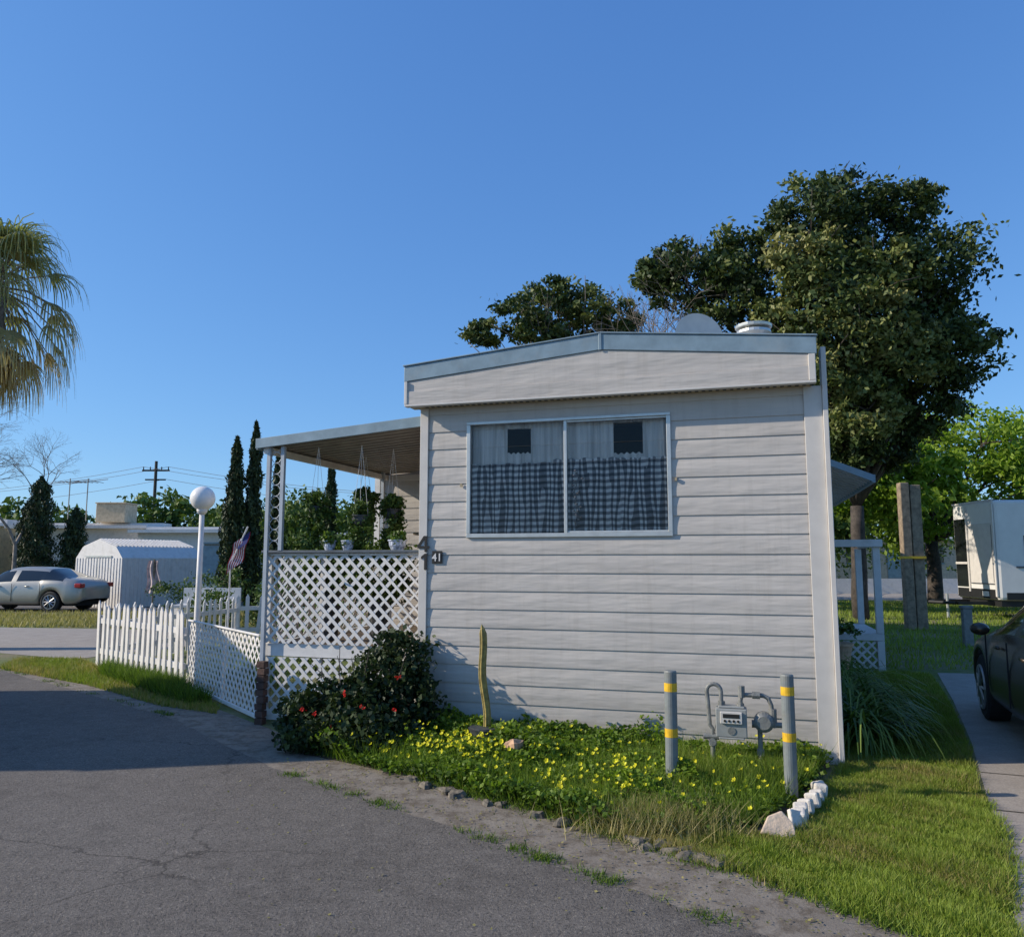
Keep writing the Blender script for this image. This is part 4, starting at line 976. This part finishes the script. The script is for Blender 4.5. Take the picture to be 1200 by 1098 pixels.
it=[(-9.3,34,3.2,1.5,1.3,1.6,.6),(-8.2,33,2.6,1.4,1.2,1.5,.55),(-10.6,35,2.3,1.3,1.2,1.5,.5),(-5.6,30,2.5,1.2,1.2,1.5,.4),(-3.6,28,2.2,1.4,1.2,1.6,.4)]
mass('yard_tree_foliage',it,F_mid,clumps=40,per=60,size=.11,cl=.38)
it=[(-7.3,19.5,.45,.6,.5,.5,.5),(-6.2,20.5,.5,.6,.5,.5,.4),(-5.0,18.5,.6,.7,.5,.6,.45),(-4.2,15.5,.5,.6,.5,.5,.5),(-3.4,13.6,.6,.5,.5,.6,.5),(-8.6,23,.8,.8,.6,.8,.4),(-10.6,25,.6,.8,.6,.6,.4),(-3.0,12.2,.5,.4,.4,.5,.5),(-2.4,13.0,.9,.5,.4,.9,.4),(-4.7,17.2,.9,.6,.4,.9,.6)]
mass('yard_shrubs',it,F_mid,clumps=26,per=50,size=.05,cl=.4)
# palm
pa=empty('fan_palm',(-10.25,15,0)); mb=MB()
mb.tube([(0,0,0),(.02,0,2.5),(0,0,5.2),(0,0,6.9)],[.26,.2,.18,.24],14); 
Vp=[];Tp=[]; c0=np.array([0,0,7.05])
for i in range(92):
    el=math.radians(random.choice([random.uniform(20,80),random.uniform(-15,35),random.uniform(-60,-5),random.uniform(-85,-45)])); az=random.uniform(0,2*math.pi)
    d=np.array([math.cos(az)*math.cos(el),math.sin(az)*math.cos(el),math.sin(el)]); pl=random.uniform(.65,1.15)*(1.35 if el<-.3 else 1)
    base=c0+d*pl+np.array([0,0,-.12 if el<0 else 0]); mb.tube([tuple(c0+d*.1),tuple(c0+d*pl*.6+np.array([0,0,.03])),tuple(base)],[.02,.015,.012],4,False)
    side=np.cross(d,[0,0,1.]); side/=np.linalg.norm(side)+1e-9; up_=np.cross(side,d)
    tv=np.interp(el,[-1.4,-.6,.2,1.3],[.0,.25,.6,.85])+random.gauss(0,.14)
    for k in range(22):
        a=math.radians(-80+160*k/21); dd=d*math.cos(a)+side*math.sin(a); ln=1.15*random.uniform(.75,1.15)*(1-.15*abs(a))
        p=base.copy(); w_=.024; sd=np.cross(dd,up_); sd/=np.linalg.norm(sd)+1e-9; v_=dd.copy(); ns=5
        for s_ in range(ns):
            v_=v_+np.array([0,0,-.12-.28*s_]); v_/=np.linalg.norm(v_); q=p+v_*ln/ns
            w0=w_*(1-s_/ns*.8); w1=w_*(1-(s_+1)/ns*.8)
            Vp+=[p-sd*w0,p+sd*w0,q+sd*w1,q-sd*w1]; Tp.append(tv+random.gauss(0,.07)); p=q
mb.build('trunk_and_petioles',M_barkg,pa,smooth=True); fast('fronds',np.array(Vp),4,np.array(Tp),F_palm,pa)

# ------------------------------------------------------------------ light
EL=math.radians(28); sd=Vector((-.998*math.cos(EL),-.05*math.cos(EL),math.sin(EL))).normalized()
sun=bpy.data.lights.new('sun','SUN'); sun.energy=5.0; sun.angle=math.radians(.5); sun.color=(1,.90,.76)
so=bpy.data.objects.new('sun',sun); COL.objects.link(so); so.rotation_euler=sd.to_track_quat('Z','Y').to_euler(); so.location=(-20,0,20)
w=bpy.data.worlds.new('World'); S.world=w; w.use_nodes=True; nt=w.node_tree
sky=nt.nodes.new('ShaderNodeTexSky'); sky.sky_type='NISHITA'; sky.sun_disc=False; sky.sun_elevation=EL; sky.sun_rotation=math.atan2(sd.x,sd.y)
sky.air_density=1.0; sky.dust_density=.3; sky.ozone_density=2.5; sky.altitude=0
bg=nt.nodes['Background']; bg.inputs[1].default_value=.13
sp_=nt.nodes.new('ShaderNodeSeparateColor'); cb=nt.nodes.new('ShaderNodeCombineColor'); nt.links.new(sky.outputs[0],sp_.inputs[0])
for i,(g,k) in enumerate(((.80,.78),(.68,1.42),(.50,2.85))):
    pw=nt.nodes.new('ShaderNodeMath'); pw.operation='POWER'; pw.inputs[1].default_value=g; nt.links.new(sp_.outputs[i],pw.inputs[0])
    ml=nt.nodes.new('ShaderNodeMath'); ml.operation='MULTIPLY'; ml.inputs[1].default_value=k; nt.links.new(pw.outputs[0],ml.inputs[0]); nt.links.new(ml.outputs[0],cb.inputs[i])
nt.links.new(cb.outputs[0],bg.inputs[0])
cam=bpy.data.cameras.new('camera'); co=bpy.data.objects.new('camera',cam); COL.objects.link(co); S.camera=co
cam.sensor_width=36; cam.lens=27.6; cam.clip_end=2000; co.location=(0,0,1.65); co.rotation_euler=(math.radians(90+6.7),0,0)
S.view_settings.view_transform='Standard'; S.view_settings.look='None'; S.view_settings.exposure=0
